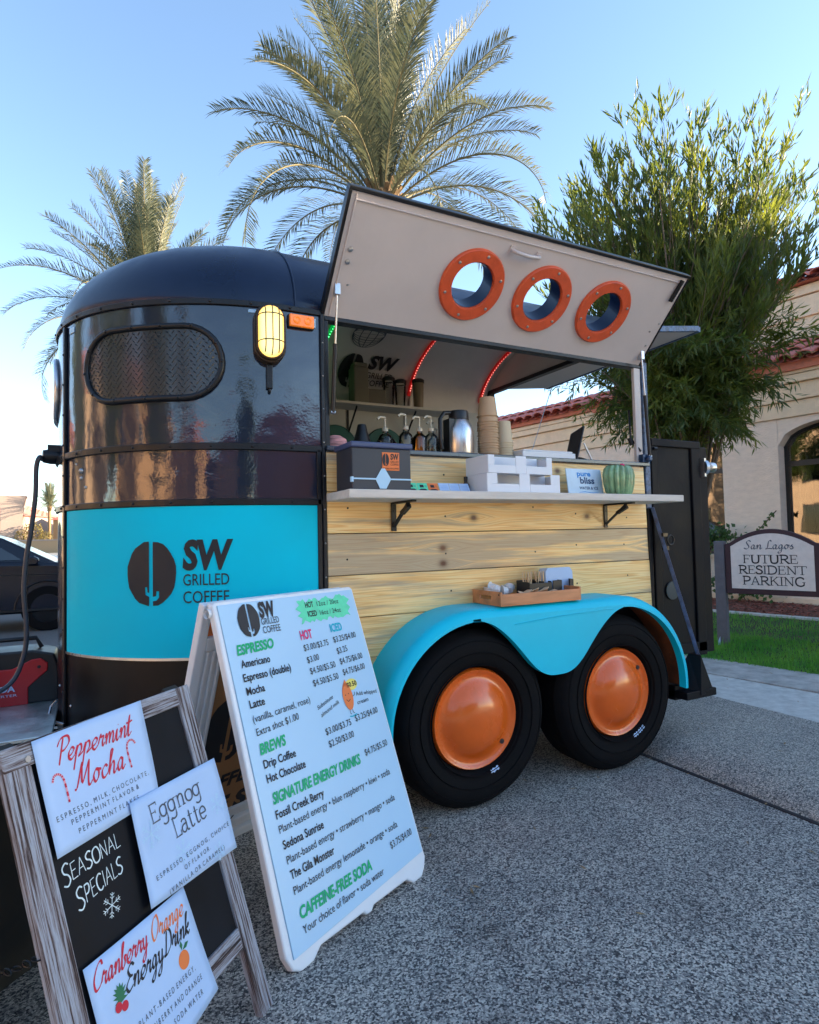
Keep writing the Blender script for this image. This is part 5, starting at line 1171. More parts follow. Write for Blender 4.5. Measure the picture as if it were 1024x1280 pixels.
b = MB(); ou = [(.017,.036),(W3-.004,.072),(W3-.010,H3-.014),(.010,H3-.014)]
b.v = [tuple(tilt(x, y, .0045)) for x, y in ou] + [tuple(tilt(x, y, -.004)) for x, y in ou]; b.f = [(0,1,2,3),(7,6,5,4)] + [(i,(i+1)%4,4+(i+1)%4,4+i) for i in range(4)]; b.m = [0]*6
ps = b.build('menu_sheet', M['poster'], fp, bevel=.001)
G = {k: Flat() for k in ('ink','ink_green','ink_pink','ink_cyan','ink_mint','ink_orange','ink_yellow','ink_red')}
I = 'ink'
bean(G[I], .070, .154, .913, 1.02)
def tx(g, s, x0, x1, y, h, bold=0., **kw): fx = Flat(); fx.add(text2d(s, x0, x1, y, h, bold, **kw)); fx.lay('lettering', M[g], lambda x, y: tilt(x, y, .0068), ps)
tx(I,'SW',.158,.223,.970,.048,.05); tx(I,'GRILLED',.158,.231,.945,.021); tx(I,'COFFEE',.158,.230,.917,.022)
rb = random.Random(9); top = [(.324+.247*i/24, 1.008+rb.uniform(-.008,.006)+.004*math.sin(i)) for i in range(25)]; bot = [(.571-.247*i/24, .930+rb.uniform(-.006,.008)) for i in range(25)]
G['ink_mint'].poly(top + [(.585,.99),(.565,.975),(.58,.96),(.562,.945)] + bot + [(.335,.945),(.315,.955),(.335,.965),(.312,.98),(.333,.992)])
for s, x0, x1, y in [('HOT',.359,.398,.980),('ICED',.362,.405,.947)]: tx(I, s, x0, x1, y, .019, .03)
tx(I,'12oz / 20oz',.415,.525,.980,.017,.0); tx(I,'16oz / 24oz',.42,.526,.947,.017,.0)
tx('ink_pink','HOT',.305,.358,.873,.030,.03); tx('ink_cyan','ICED',.450,.509,.880,.028,.03)
for s, x0, x1, y, h in [('ESPRESSO',.043,.186,.864,.030),('BREWS',.049,.147,.566,.030),('SIGNATURE ENERGY DRINKS',.056,.434,.424,.030),('CAFFEINE-FREE SODA',.063,.369,.115,.030)]: tx('ink_green', s, x0, x1, y, h, .035, shear=.12, lift=.003)
for s, x0, x1, y in [('Americano',.048,.159,.824),('Espresso (double)',.046,.233,.782),('Mocha',.047,.115,.741),('Latte',.048,.104,.702),('Drip Coffee',.052,.175,.526),('Hot Chocolate',.052,.202,.485),('Fossil Creek Berry',.056,.247,.383),('Sedona Sunrise',.058,.217,.300),('The Gila Monster',.061,.235,.219)]: tx(I, s, x0, x1, y, .023, .018)
for s, x0, x1, y in [('(vanilla, caramel, rose)',.048,.280,.659),('Extra shot $1.00',.051,.219,.620),('Plant-based energy \u2022 blue raspberry \u2022 kiwi \u2022 soda',.056,.559,.344),('Plant-based energy \u2022 strawberry \u2022 mango \u2022 soda',.060,.549,.260),('Plant-based energy lemonade \u2022 orange \u2022 soda',.061,.528,.179),('Your choice of flavor \u2022 soda water',.064,.414,.077)]: tx(I, s, x0, x1, y, .021, .0, lift=.008)
for s, x0, x1, y in [('$3.00/$3.75',.307,.424,.834),('$3.00',.309,.364,.792),('$4.50/$5.50',.310,.431,.754),('$4.50/$5.50',.311,.431,.713),('$3.25/$4.00',.451,.569,.841),('$3.25',.454,.508,.799),('$4.75/$6.00',.456,.575,.761),('$4.75/$6.00',.457,.573,.722),('$3.00/$3.75',.314,.436,.552),('$2.50/$3.00',.315,.435,.512),('$3.25/$4.00',.459,.579,.560),('$4.75/$5.50',.464,.584,.442),('$3.75/$4.00',.472,.587,.137)]: tx(I, s, x0, x1, y, .021, .0, lift=.003)
tx(I,'Substitute',.304,.382,.636,.014, lift=.022); tx(I,'almond milk',.312,.405,.610,.014, lift=.026); tx(I,'Add whipped',.493,.600,.642,.014, lift=-.012); tx(I,'cream',.489,.547,.612,.014)
G['ink_yellow'].disc(.483,.685,.030,.020)
tx(I,'$0.50',.458,.509,.678,.016,.02)
G['ink_orange'].poly([(.452+.024*math.sin(q)*(1 if True else 0)-.010*math.cos(q/1.)*0, .648+.046*math.cos(q)) for q in [2*math.pi*i/22 for i in range(22)]]); G['ink_orange'].poly([(.438,.686),(.455,.708),(.464,.684)])
fa = Flat(); 
menu_map = lambda o: (lambda x, y: tilt(x, y, o))
fa.line(catmull([(.441,.640),(.449,.632),(.460,.638)],4), .0022); fa.disc(.441,.655,.0022,n=8); fa.disc(.457,.657,.0022,n=8)
G[I].line(catmull([(.446,.604),(.445,.592),(.450,.588)],3), .002); G[I].line(catmull([(.458,.604),(.460,.592),(.466,.589)],3), .002); G[I].line(catmull([(.474,.645),(.485,.648),(.488,.658)],3), .002)
G['ink_cyan'].line(catmull([(.438,.583),(.452,.580),(.475,.584)],3), .004)
for k in G:
    if G[k].v: G[k].lay('lettering', M[k], menu_map(.0057 if k in ('ink_mint','ink_yellow') else .0068), ps)
fa.lay('lettering', M['ink'], menu_map(.0072), ps)
# rear panel: ribbed frame with a brown insert
apex = tilt(0, H3, -.03); foot = .68
Ub = V(0, foot-apex.y, -apex.z); Lb = Ub.length; Ub.normalize(); Nb = V(1,0,0).cross(Ub).normalized()
def back(x, l, o=0.): return V(x, apex.y+.03, apex.z) + Ub*l + Nb*o
b = MB()
def bb(x0, l0, x1, l1, o0, o1):
    b.add([back(x0,l0,o0), back(x1,l0,o0), back(x1,l1,o0), back(x0,l1,o0), back(x0,l0,o1), back(x1,l0,o1), back(x1,l1,o1), back(x0,l1,o1)], [(0,3,2,1),(4,5,6,7),(0,1,5,4),(1,2,6,5),(2,3,7,6),(3,0,4,7)])
bb(0,0,.035,Lb,-.015,.015); bb(W3-.035,0,W3,Lb,-.015,.015); bb(.035,0,W3-.035,.05,-.015,.015); bb(.035,.115,W3-.035,.16,-.015,.015)
bb(.035,Lb-.20,W3-.035,Lb-.165,-.016,.016); bb(.035,Lb-.145,W3-.035,Lb-.11,-.016,.016); bb(.035,Lb-.09,W3-.035,Lb-.055,-.014,.014); bb(.035,.16,.115,.56,-.006,.006)
for i in range(3): bb(.045+.024*i,.165,.058+.024*i,.55,-.014,-.0065)
rp_ = b.build('rear_panel', M['plastic_w'], t, bevel=.005)
b = MB(); bb(.115,.165,W3-.035,Lb-.20,-.004,.004); bb(.036,.565,.1148,Lb-.20,-.004,.004); bi = b.build('kraft_insert', M['kraft'], rp_)
b = MB(); bb(.036,.052,W3-.036,.113,-.003,.003); b.build('orange_band', M['ink_orange'], rp_)
f = Flat(); bean(f, .10, .30, .37, .62)
f.add(text2d('COFFEE', .10, .42, .70, .05, .04, .2)); f.add(text2d('THE SOUTHWEST', .02, .56, .80, .065, .05, .2))
for i in range(6): f.line(catmull([(.10+.03*i,.84),(.11+.03*i,.86),(.10+.03*i,.88),(.12+.03*i,.90)],4), .006)
# the insert is read from the front, through the open side
def bmap(x, y):
    return back(x, y, 0)
f2 = Flat(); bean(f2, .10, .30, .37, .62); 
tmp = Flat(); tmp.add(text2d('COFFEE', .07, .36, 0, .05, .04, .2)); f2.v = [(x, .49-(y-.49)) for x, y in f2.v]
o_ = len(f2.v); f2.v += [(x, .72-y) for x, y in tmp.v]; f2.f += [tuple(i+o_ for i in g) for g in tmp.f]
tmp = Flat(); tmp.add(text2d('THE S', .03, .34, 0, .065, .05, .2)); o_ = len(f2.v); f2.v += [(x, .83-y) for x, y in tmp.v]; f2.f += [tuple(i+o_ for i in g) for g in tmp.f]
for i in range(6): f2.line(catmull([(.14+.03*i,.85),(.15+.03*i,.865),(.14+.03*i,.875),(.16+.03*i,.89)],4), .006)
sgn = -1 if Nb.y > 0 else 1
f2.lay('lettering', M['ink'], lambda x, y: back(x, y, sgn*.0052), bi)
b = MB(); 
for x_ in (.02, W3-.03): b.tube([tilt(x_, H3-.012, -.02), tilt(x_+.0, H3+.0, -.045)], .012, 8)
b.lathe([(.016,0),(.016,.01)], tilt(-.004, H3-.03, -.025), (-1,0,0), 12); b.build('hinge', M['plastic_w'], t, smooth=50)

# ------------------------------------------------------------------ chalkboard A-frame
yaw, lean, W4, H4 = .773, .312, .526, .825
t = empty('chalkboard_sign', (-1.2085,-1.1933,0), (0,0,yaw)); tag(t, 'whitewashed wood A-frame chalkboard with three taped paper sheets of seasonal drinks', 'chalkboard')
def ck(x, y, o=0.): return V(x, y*math.sin(lean) - o*math.cos(lean), y*math.cos(lean) + o*math.sin(lean))
def uvbar(name, pts8, long_axis, mt, parent, x0, x1, y0, y1, o0, o1):
    b = MB(); P = [ck(x0,y0,o0), ck(x1,y0,o0), ck(x1,y1,o0), ck(x0,y1,o0), ck(x0,y0,o1), ck(x1,y0,o1), ck(x1,y1,o1), ck(x0,y1,o1)]
    b.add(P, [(0,3,2,1),(4,5,6,7),(0,1,5,4),(1,2,6,5),(2,3,7,6),(3,0,4,7)]); ob = b.build(name, mt, parent)
    me = ob.data; uv = me.uv_layers.new(name='UVMap'); C8 = [(x0,y0,o0),(x1,y0,o0),(x1,y1,o0),(x0,y1,o0),(x0,y0,o1),(x1,y0,o1),(x1,y1,o1),(x0,y1,o1)]; off = random.uniform(0, 3)
    for lp in me.loops:
        x, y, o = C8[lp.vertex_index]
        uv.data[lp.index].uv = ((x + o + off, y) if long_axis == 'y' else (y + o + off, x))
    bv = ob.modifiers.new('bevel','BEVEL'); bv.width = .002; bv.segments = 1; return ob
uvbar('stile', 0, 'y', M['barn'], t, -.004, .052, 0, H4-.03, -.022, 0); uvbar('stile', 0, 'y', M['barn'], t, W4-.046, W4+.004, 0, H4-.001, -.022, 0)
uvbar('rail', 0, 'x', M['barn'], t, -.004, W4-.0465, H4-.045, H4, -.022, .001); uvbar('rail', 0, 'x', M['barn'], t, .0525, W4-.0465, .165, .215, -.022, -.001)
b = MB(); b.v = [tuple(ck(x,y,o)) for o in (-.016,-.008) for x, y in [(.05,.21),(W4-.045,.21),(W4-.045,H4-.04),(.05,H4-.04)]]; b.f = [(0,3,2,1),(4,5,6,7),(0,1,5,4),(1,2,6,5),(2,3,7,6),(3,0,4,7)]; b.m = [0]*6
cbp = b.build('chalk_panel', M['chalk'], t)
# back legs and dark back panel
apx = ck(0, H4, -.03); fb = .72; Uc = V(0, fb-apx.y, -apx.z); Lc = Uc.length; Uc.normalize(); Nc = V(1,0,0).cross(Uc).normalized()
def bk(x, l, o=0.): return V(x, apx.y, apx.z) + Uc*l + Nc*o
def cbx(b, x0, l0, x1, l1, o0, o1): b.add([bk(x0,l0,o0), bk(x1,l0,o0), bk(x1,l1,o0), bk(x0,l1,o0), bk(x0,l0,o1), bk(x1,l0,o1), bk(x1,l1,o1), bk(x0,l1,o1)], [(0,3,2,1),(4,5,6,7),(0,1,5,4),(1,2,6,5),(2,3,7,6),(3,0,4,7)])
for x0, x1 in ((0,.05),(W4-.05,W4)):
    b = MB(); cbx(b, x0, 0, x1, Lc, -.012, .012); b.build('back_leg', M['olive'], t, bevel=.002)
b = MB(); cbx(b, .05, .02, W4-.05, Lc-.0, -.006, .006); b.build('back_panel', M['olive'], t)
b = MB()
p0 = ck(-.004, .455, -.02); p1 = bk(.01, Lc*.45, 0)
for i in range(14):
    q = i/13; p = p0.lerp(p1, q) + V(0,0,-.06*math.sin(math.pi*q)); b.tube([p + (V(.0,.010*math.cos(s_), .006*math.sin(s_)) if i % 2 else V(.006*math.sin(s_), .010*math.cos(s_), 0)) for s_ in [2*math.pi*j/8 for j in range(8)]], .0016, 5, closed=True)
b.build('spreader_chain', M['trim'], t, smooth=50)
b = MB(); b.lathe([(.007,.0),(.006,.003),(0,.003)], ck(.045,.793,.001), (0,-1,.3), 10); b.build('screw', M['chrome'], t)
# paper sheets, slightly buckled
def sheet_paper(name, quad, o, wave, seed):
    """quad: bottom left, bottom right, top right, top left in panel coordinates"""
    n = 14; rr = random.Random(seed); b = MB(); ph = rr.uniform(0, 6)
    def f(x, y): return wave*(.5+.5*math.sin(x*17+y*9+ph)) + wave*.6*(.5+.5*math.sin(y*23-x*6+ph))
    for i in range(n+1):
        for j in range(n+1):
            u, v = i/n, j/n; A = Vector(quad[0]).lerp(Vector(quad[1]), u); B_ = Vector(quad[3]).lerp(Vector(quad[2]), u); p = A.lerp(B_, v)
            b.v.append(tuple(ck(p.x, p.y, o + f(p.x, p.y))))
    for i in range(n):
        for j in range(n): a = i*(n+1)+j; b.f.append((a, a+n+1, a+n+2, a+1)); b.m.append(0)
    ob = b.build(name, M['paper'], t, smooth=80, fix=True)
    so = ob.modifiers.new('thick','SOLIDIFY'); so.thickness = .0006; so.offset = 0
    return ob, (lambda x, y, e=.0012: ck(x, y, o + f(x, y) + e))
pa1, m1 = sheet_paper('paper_sheet', [(.056,.596),(.337,.600),(.351,.826),(.058,.822)], .001, .003, 1)
pa3, m3 = sheet_paper('paper_sheet', [(.066,.10),(.362,.150),(.338,.392),(.058,.392)], .001, .003, 3)
pa2, m2 = sheet_paper('paper_sheet', [(.230,.402),(.540,.382),(.540,.617),(.243,.622)], .006, .004, 2)
pa1['label'] = 'upper left paper sheet advertising a peppermint mocha'; pa2['label'] = 'right paper sheet advertising an eggnog latte over the frame'; pa3['label'] = 'lower paper sheet advertising a cranberry orange energy drink'
nib = R(40)
f = Flat(); f.add(strokes2d('Peppermint', CUR, .100, .306, .762, .021, .0050, .012/.021*.021*18, nib)) if False else f.add(strokes2d('Peppermint', CUR, .098, .300, .760, .0225, .0058, .35, nib))
f.add(strokes2d('Mocha', CUR, .125, .262, .697, .0235, .0062, .35, nib))
f.lay('lettering', M['ink_red'], m1, pa1)
def cane(fl, fl2, x, y, h, flip=1):
    pts = catmull([(x,y),(x,y+h*.7),(x+.008*flip,y+h*.95),(x+.02*flip,y+h*.95),(x+.026*flip,y+h*.78)],6)
    for i in range(len(pts)-1): (fl if i % 2 == 0 else fl2).line([pts[i], pts[i+1]], .0085)
fr, fw_ = Flat(), Flat(); cane(fr, fw_, .108, .683, .062, -1); cane(fr, fw_, .278, .690, .060, 1)
for fl in (fr,): fl.v = [(x, y) for x, y in fl.v]
fr.lay('candy_cane', M['ink_red'], m1, pa1); fw_.lay('candy_cane', mat('pale_pink_print', (.75,.35,.42), .6), m1, pa1)
f = Flat(); f.add(text2d('E S P R E S S O ,  M I L K ,  C H O C O L A T E ,', .072, .320, .658, .0105)); f.add(text2d('P E P P E R M I N T  F L A V O R  &', .101, .284, .640, .0105)); f.add(text2d('P E P P E R M I N T  F L A K E S', .112, .277, .618, .0105)); f.lay('lettering', M['inkg'], m1, pa1)
f = Flat(); snowflake(f, .279, .538, .030, .0045); snowflake(f, .357, .462, .028, .0045); snowflake(f, .505, .510, .026, .0045); snowflake(f, .475, .405, .022, .0045); f.lay('snowflake_print', M['ink_ice'], m2, pa2)
f = Flat(); f.add(strokes2d('Eggnog', PRT, .287, .463, .555, .027, .0038)); f.add(strokes2d('Latte', PRT, .343, .463, .497, .029, .0038))
f.add(text2d('E S P R E S S O ,  E G G N O G ,  C H O I C E', .261, .528, .444, .0105)); f.add(text2d('O F  F L A V O R .', .347, .446, .423, .0105)); f.add(text2d('( V A N I L L A  O R  C A R A M E L )', .287, .494, .401, .0105)); f.lay('lettering', M['inkg'], lambda x, y: m2(x, y, .0018), pa2)
f = Flat(); f.add(strokes2d('Cranberry', CUR, .066, .205, .343, .020, .0050, .30, nib)); f.lay('lettering', M['ink_red'], m3, pa3)
f = Flat(); f.add(strokes2d('Orange', CUR, .215, .318, .342, .020, .0048, .30, nib)); f.lay('lettering', M['ink_orange'], m3, pa3)
f = Flat(); f.add(strokes2d('Energy', CUR, .130, .236, .297, .0205, .0055, .30, nib)); f.add(strokes2d('Drink', CUR, .238, .322, .300, .0205, .0055, .30, nib)); f.lay('lettering', M['ink'], m3, pa3)
f = Flat(); f.add(text2d('P L A N T - B A S E D  E N E R G Y ,', .145, .312, .225, .0115)); f.add(text2d('C R A N B E R R Y  A N D  O R A N G E', .150, .324, .198, .0115)); f.add(text2d('S O D A  W A T E R', .225, .316, .171, .0115)); f.lay('lettering', M['inkg'], m3, pa3)
f = Flat(); f.disc(.288, .262, .0165, .0185); f.lay('orange_drawing', M['ink_orange'], m3, pa3)
f = Flat(); f.poly([(.290,.281),(.302,.290),(.312,.288),(.303,.280)]); f.poly([(.288,.282),(.284,.293),(.290,.300),(.293,.290)])
for i in range(9):
    a = R(20+20*i); x_, y_ = .105+.004*i, .296; f.poly([(x_,y_),(x_+.020*math.cos(a)-.004*math.sin(a), y_+.020*math.sin(a)+.004*math.cos(a)),(x_+.034*math.cos(a), y_+.030*math.sin(a)),(x_+.020*math.cos(a)+.004*math.sin(a), y_+.020*math.sin(a)-.004*math.cos(a))])
f.lay('leaf_drawing', mat('dark_green_print', (.02,.16,.07), .6), m3, pa3)
f = Flat(); f.disc(.110,.288,.008,.009); f.disc(.124,.282,.008,.009); f.lay('berry_drawing', M['ink_red'], lambda x, y: m3(x, y, .0016), pa3)
f = Flat(); f.add(strokes2d('S', HAND, .066, .086, .538, .040, .0030)); f.add(strokes2d('EASONAL', HAND, .086, .212, .543, .030, .0030, lift=.006)); f.add(strokes2d('S', HAND, .084, .104, .484, .040, .0030)); f.add(strokes2d('PECIALS', HAND, .104, .204, .490, .031, .0030, lift=.010)); snowflake(f, .157, .455, .023, .0028)
f.lay('chalk_lettering', M['chalkw'], lambda x, y: ck(x, y, -.0070), cbp)

# ------------------------------------------------------------------ generator, cable, cases on the drawbar
t = empty('generator', (-1.575,.98,.45)); t.scale = (.76,)*3; tag(t, 'red and black portable generator on the trailer tongue', 'generator')
b = MB(); b.prism([(-.26,0),(.26,0),(.26,.20),(.235,.285),(.12,.315),(-.12,.315),(-.235,.285),(-.26,.20)], (0,0,0), (1,0,0), (0,0,1), (0,-1,0), -.14, .14); b.build('generator_case', M['blackp'], t, bevel=.012)
b = MB(); rp2 = [(-.20,.0),(.10,.0),(.10,.10),(.20,.19),(.20,.235),(.165,.265),(.12,.262),(.02,.215),(-.20,.215)]
b.prism(rp2, (0,-.1405,0), (1,0,0), (0,0,1), (0,-1,0), 0, .012); rp3 = b.build('red_side_panel', M['red'], t, bevel=.005)
f = Flat(); f.add(text2d('HONDA', -.16, .035, .085, .032, .03)); f.add(text2d('INVERTER', -.11, .045, .055, .014, .0)); f.lay('lettering', M['paper'], lambda x, y: V(x, -.1532, y), rp3)
b = MB(); b.tube([(-.16,0,.31),(-.13,0,.37),(.13,0,.37),(.16,0,.31)], .014, 8); b.build('carry_handle', M['blackp'], t, smooth=60)
b = MB(); b.lathe([(.010,0),(.008,.003),(0,.003)], (.155,-.153,.215), (0,-1,0), 12); b.build('panel_screw', M['ink'], t)
t = empty('equipment_case', (-1.70,.62,.45)); tag(t, 'black equipment case with pale latches in front of the generator', 'case')
b = MB(); b.box(-.30,-.12,0,.045,.12,.15); b.build('case_body', M['blackp'], t, bevel=.02)
b = MB(); b.tube([(-.28,-.10,.155),(-.1,-.115,.165),(.02,-.11,.15),(.05,-.10,.11)], .005, 8); b.tube([(-.28,-.122,.10),(-.1,-.125,.11),(.02,-.122,.10)], .004, 8); b.build('case_trim', M['steel'], t, smooth=60)
b = MB(); b.box(-.22,-.05,.148,-.08,.05,.175); b.build('case_handle', M['blackp'], t, bevel=.01)
pp = nose(1.235,1.545,.06)
b = MB(); pts = catmull([(pp.x,pp.y,pp.z),(-1.44,.62,1.545),(-1.452,.62,1.50),(-1.455,.62,1.38),(-1.468,.62,1.25),(-1.487,.62,1.11),(-1.495,.62,.97),(-1.485,.62,.82),(-1.494,.62,.71),(-1.54,.60,.60),(-1.66,.56,.55),(-1.8,.56,.56)],6)
b.tube(pts, .0095, 8); tag(b.build('power_cable', mat('black_cable', (.03,.035,.05), .45, var=.1), smooth=70), 'black power cable drooping from the nose of the trailer to the generator', 'cable')

# ------------------------------------------------------------------ residents' parking sign
t = empty('parking_sign', (4.075,1.262,.08), (0,0,-1.25)); tag(t, 'arched stone coloured board on grey posts reading future resident parking', 'sign')
Wd = .676
b = MB(); b.box(-.135,-.04,-.1,-.045,.04,.985); b.build('sign_post', M['post'], t, bevel=.006)
b = MB(); b.box(Wd+.05,-.04,-.1,Wd+.16,.04,.985); b.build('sign_post', M['post'], t, bevel=.006)
def arch(w0, w1, zs, rise, n=18):
    return [(w0+(w1-w0)*i/n, zs + rise*(1-(2*i/n-1)**2)) for i in range(n+1)]
b = MB(); b.prism([(Wd+.045,.495),(-.04,.495)] + [(-.04,.955)] + arch(.0,Wd,.965,.125) + [(Wd+.045,.955)], (0,0,0), (1,0,0), (0,0,1), (0,-1,0), -.03, .03); sb = b.build('sign_board', M['maroon'], t, bevel=.004)
b = MB(); b.prism([(Wd-.005,.545),(.012,.545)] + [(.012,.935)] + arch(.03,Wd-.025,.945,.105) + [(Wd-.005,.935)], (0,0,0), (1,0,0), (0,0,1), (0,-1,0), .030, .036); sf = b.build('sign_face', M['signface'], sb)
f = Flat()
for s, x0, x1, y, h in [('FUTURE',.115,.555,.782,.072),('RESIDENT',.075,.612,.685,.072),('PARKING',.105,.602,.585,.074)]: f.add(strokes2d(s, SER, x0, x1, y, h, .0165))
f.lay('lettering', M['ink'], lambda x, y: V(x, -.0375, y), sf)
f = Flat(); f.add(strokes2d('San Lagos', CUR, .125, .525, .910, .037, .0105, .12, R(40))); f.lay('lettering', M['inkg'], lambda x, y: V(x, -.0375, y), sf)
b = MB(); b.add([(-.14,-.05,.0),(-.10,-.055,.0),(-.105,-.05,.09),(-.13,-.045,.03)], [(0,1,2,3)]); b.build('paint_chip', M['paper'], t)

# ------------------------------------------------------------------ building with arched windows
BA = .15
BD = empty('stucco_building', (7.4,1.6,0), (0,0,BA-math.pi/2)); tag(BD, 'long tan stucco building with arched windows, stepped cornice and red barrel tile roof', 'building')
cent = [-7.16,-4.88,-2.60,-.32,1.96,4.24]; hw = .75; SILL, SPR, PK = .80, 2.33, 2.63
T0, T1 = -9.2, 7.2  # unseen right end cut short so sun bounces off the ground behind the camera
ed = []
for c in cent: ed += [c-hw, c+hw]
b = MB()
xs_ = [T0] + ed + [T1]
for i in range(0, len(xs_), 2):
    b.box(xs_[i]+.003, 0, -.1, xs_[i+1]-.003, .30, 2.695)
for c in cent:
    b.box(c-hw, .004, -.1, c+hw, .30, SILL)
    n = 16; ar = [(c-hw+2*hw*i/n, SPR+(PK-SPR)*math.sqrt(max(0, 1-(2*i/n-1)**2))**1.0) for i in range(n+1)]
    b.prism([(c+hw,2.695),(c-hw,2.695)] + ar, (0,0,0), (1,0,0), (0,0,1), (0,1,0), .003, .30)
b.build('wall', M['stucco'], BD)
for z0, z1, pr in [(2.70,2.915,.035),(2.92,3.145,.075),(3.15,3.255,.13),(3.26,3.33,.15)]:
    b = MB(); b.box(T0-pr, -pr, z0, T1, .30, z1); b.build('cornice_band', M['stucco2'], BD, bevel=.008)
b = MB(); b.box(T0-.2,-.20,3.335,T1,.25,3.43); b.build('fascia', M['fascia'], BD, bevel=.006)
b = MB(); b.box(T0, .30, -.1, T1, 9.0, 3.40); b.build('building_core', M['stucco2'], BD)
for c in cent:
    b = MB(); y0, y1 = .19, .235
    b.box(c-hw,y0,SILL,c-hw+.05,y1,2.33); b.box(c+hw-.05,y0,SILL,c+hw,y1,2.33); b.box(c-hw+.05,y0,SILL,c+hw-.05,y1,SILL+.07); b.box(c-hw+.05,y0,2.04,c+hw-.05,y1,2.115); b.box(c-.025,y0,SILL+.07,c+.025,y1,2.04); b.box(c-.02,y0,2.115,c+.02,y1,2.58)
    n = 16
    A1 = [V(c-hw+2*hw*i/n, (y0+y1)/2, SPR+(PK-SPR)*math.sqrt(max(0, 1-(2*i/n-1)**2))-.02) for i in range(n+1)]
    b.tube(A1, .028, 6); fr = b.build('window_frame', M['frame'], BD)
    for x0, x1 in ((c-hw+.05,c-.025),(c+.025,c+hw-.05)):
        b = MB(); b.box(x0,.205,SILL+.07,x1,.211,2.04); b.build('pane', M['glass'], fr)
    b = MB(); ar = [(c-hw+.03+2*(hw-.03)*i/n, SPR+(PK-SPR)*math.sqrt(max(0, 1-(2*i/n-1)**2))-.03) for i in range(n+1)]
    b.prism([(c+hw-.03,2.115),(c-hw+.03,2.115)] + ar, (0,0,0), (1,0,0), (0,0,1), (0,1,0), .205, .211); b.build('pane', M['glass'], fr)
    b = MB(); x = c-hw+.05
    while x < c+hw-.05:
        b.add([(x,.25,SILL+.05),(x+.062,.282,SILL+.05),(x+.062,.282,2.55 if abs(x+.03-c)<.5 else 2.40),(x,.25,2.55 if abs(x+.03-c)<.5 else 2.40)], [(0,1,2,3)]); x += .095
    tag(b.build('vertical_blinds', M['blind'], fr, fix=False), kind='stuff')
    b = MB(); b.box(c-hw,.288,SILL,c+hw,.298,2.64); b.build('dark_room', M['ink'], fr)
    b = MB(); b.box(c-hw-.0,-.03,SILL-.05,c+hw,.19,SILL+.004); b.build('window_sill', M['stucco2'], BD, bevel=.006)
b = MB(); b.box(T0,-.05,-.1,T1,.0,.22); b.build('plinth', M['stucco2'], BD, bevel=.01)
# barrel tiles
def tilemesh(name, L_=.44, r=.118, n=8):
    b = MB(); k = n+1
    for j, (yy, rr, zz) in enumerate([(0,r,0),(L_,r*.86,0)]):
        for i in range(n+1): t_ = math.pi*i/n; b.v.append((rr*math.cos(t_), yy, rr*.62*math.sin(t_)+zz))
        for i in range(n+1): t_ = math.pi*i/n; b.v.append(((rr-.016)*math.cos(t_), yy, (rr*.62-.016)*math.sin(t_)+zz))
    for i in range(n):
        b.f += [(i,i+1,2*k+i+1,2*k+i),(k+i+1,k+i,3*k+i,3*k+i+1),(i+1,i,k+i,k+i+1)]
    b.m = [0]*len(b.f); return b
def panmesh(L_=.44, r=.10, n=6):
    b = MB()
    for yy, q in ((0,1),(L_,1)):
        for i in range(n+1): t_ = math.pi*i/n; b.v.append((r*math.cos(t_), yy, -.5*r*math.sin(t_)+.01))
    for i in range(n): b.f.append((i,i+1,n+2+i,n+1+i))
    b.m = [0]*len(b.f); return b
tl0 = None
def tiles(t0, t1, y0, z0, slope, courses, lip=0.):
    global tl0
    nx = int((t1-t0)/.235)
    for c_ in range(courses):
        for i in range(nx):
            x = t0+.235*(i+.5); d = .36*c_
            if tl0 is None:
                tl0 = tilemesh('tile').build('tile', M['tile'], BD, smooth=50); o = tl0
            else: o = tl0.copy(); COL.objects.link(o); o.parent = BD
            o.location = (x+random.uniform(-.006,.006), y0+d*math.cos(slope), z0+d*math.sin(slope)+.012*c_+random.uniform(-.004,.004)); o.rotation_euler = (slope-.06+random.uniform(-.01,.01), random.uniform(-.03,.03), random.uniform(-.02,.02))
    b = MB(); w_ = nx
    for i in range(nx+1):
        x = t0+.235*i
        P = panmesh(.36*courses+.1); o_ = len(b.v)
        cs, sn = math.cos(slope), math.sin(slope)
        b.v += [(x+vx, y0+.03+vy*cs-vz*sn, z0-.01+vy*sn+vz*cs) for vx, vy, vz in P.v]; b.f += [tuple(i_+o_ for i_ in g) for g in P.f]; b.m += [0]*len(P.f)
    tag(b.build('pan_tiles', M['tile'], BD, smooth=60), kind='stuff')
SL = R(24)
tiles(T0-.1, -4.0, -.30, 3.44, SL, 2); tiles(-4.0, 3.4, -.30, 3.44, SL, 3)
b = MB(); b.prism([(-.2,3.40),(1.0,3.93),(1.0,3.3),(-.2,3.3)], (-4.0,0,0), (0,1,0), (0,0,1), (1,0,0), 0, 11.2); b.prism([(-.2,3.40),(.42,3.66),(1.0,3.40)], (T0-.1,0,0), (0,1,0), (0,0,1), (1,0,0), 0, 5.2); b.build('roof_deck', M['fascia'], BD)
b = MB(); b.box(-3.7,1.0,3.4,T1,8.6,4.80); b.build('upper_wall', M['stucco2'], BD)
for z0, z1, pr in [(4.34,4.65,.04),(4.66,4.80,.08)]:
    b = MB(); b.box(-3.7-pr, 1.0-pr, z0, T1, 1.1, z1); b.build('cornice_band', M['stucco2'], BD, bevel=.008)
b = MB(); b.prism([(.80,4.82),(4.8,6.35),(8.8,4.82)], (-3.9,0,0), (0,1,0), (0,0,1), (1,0,0), 0, T1+3.9); b.build('upper_roof_deck', M['fascia'], BD)
tiles(-3.9, 2.4, .72, 4.86, R(21), 2)
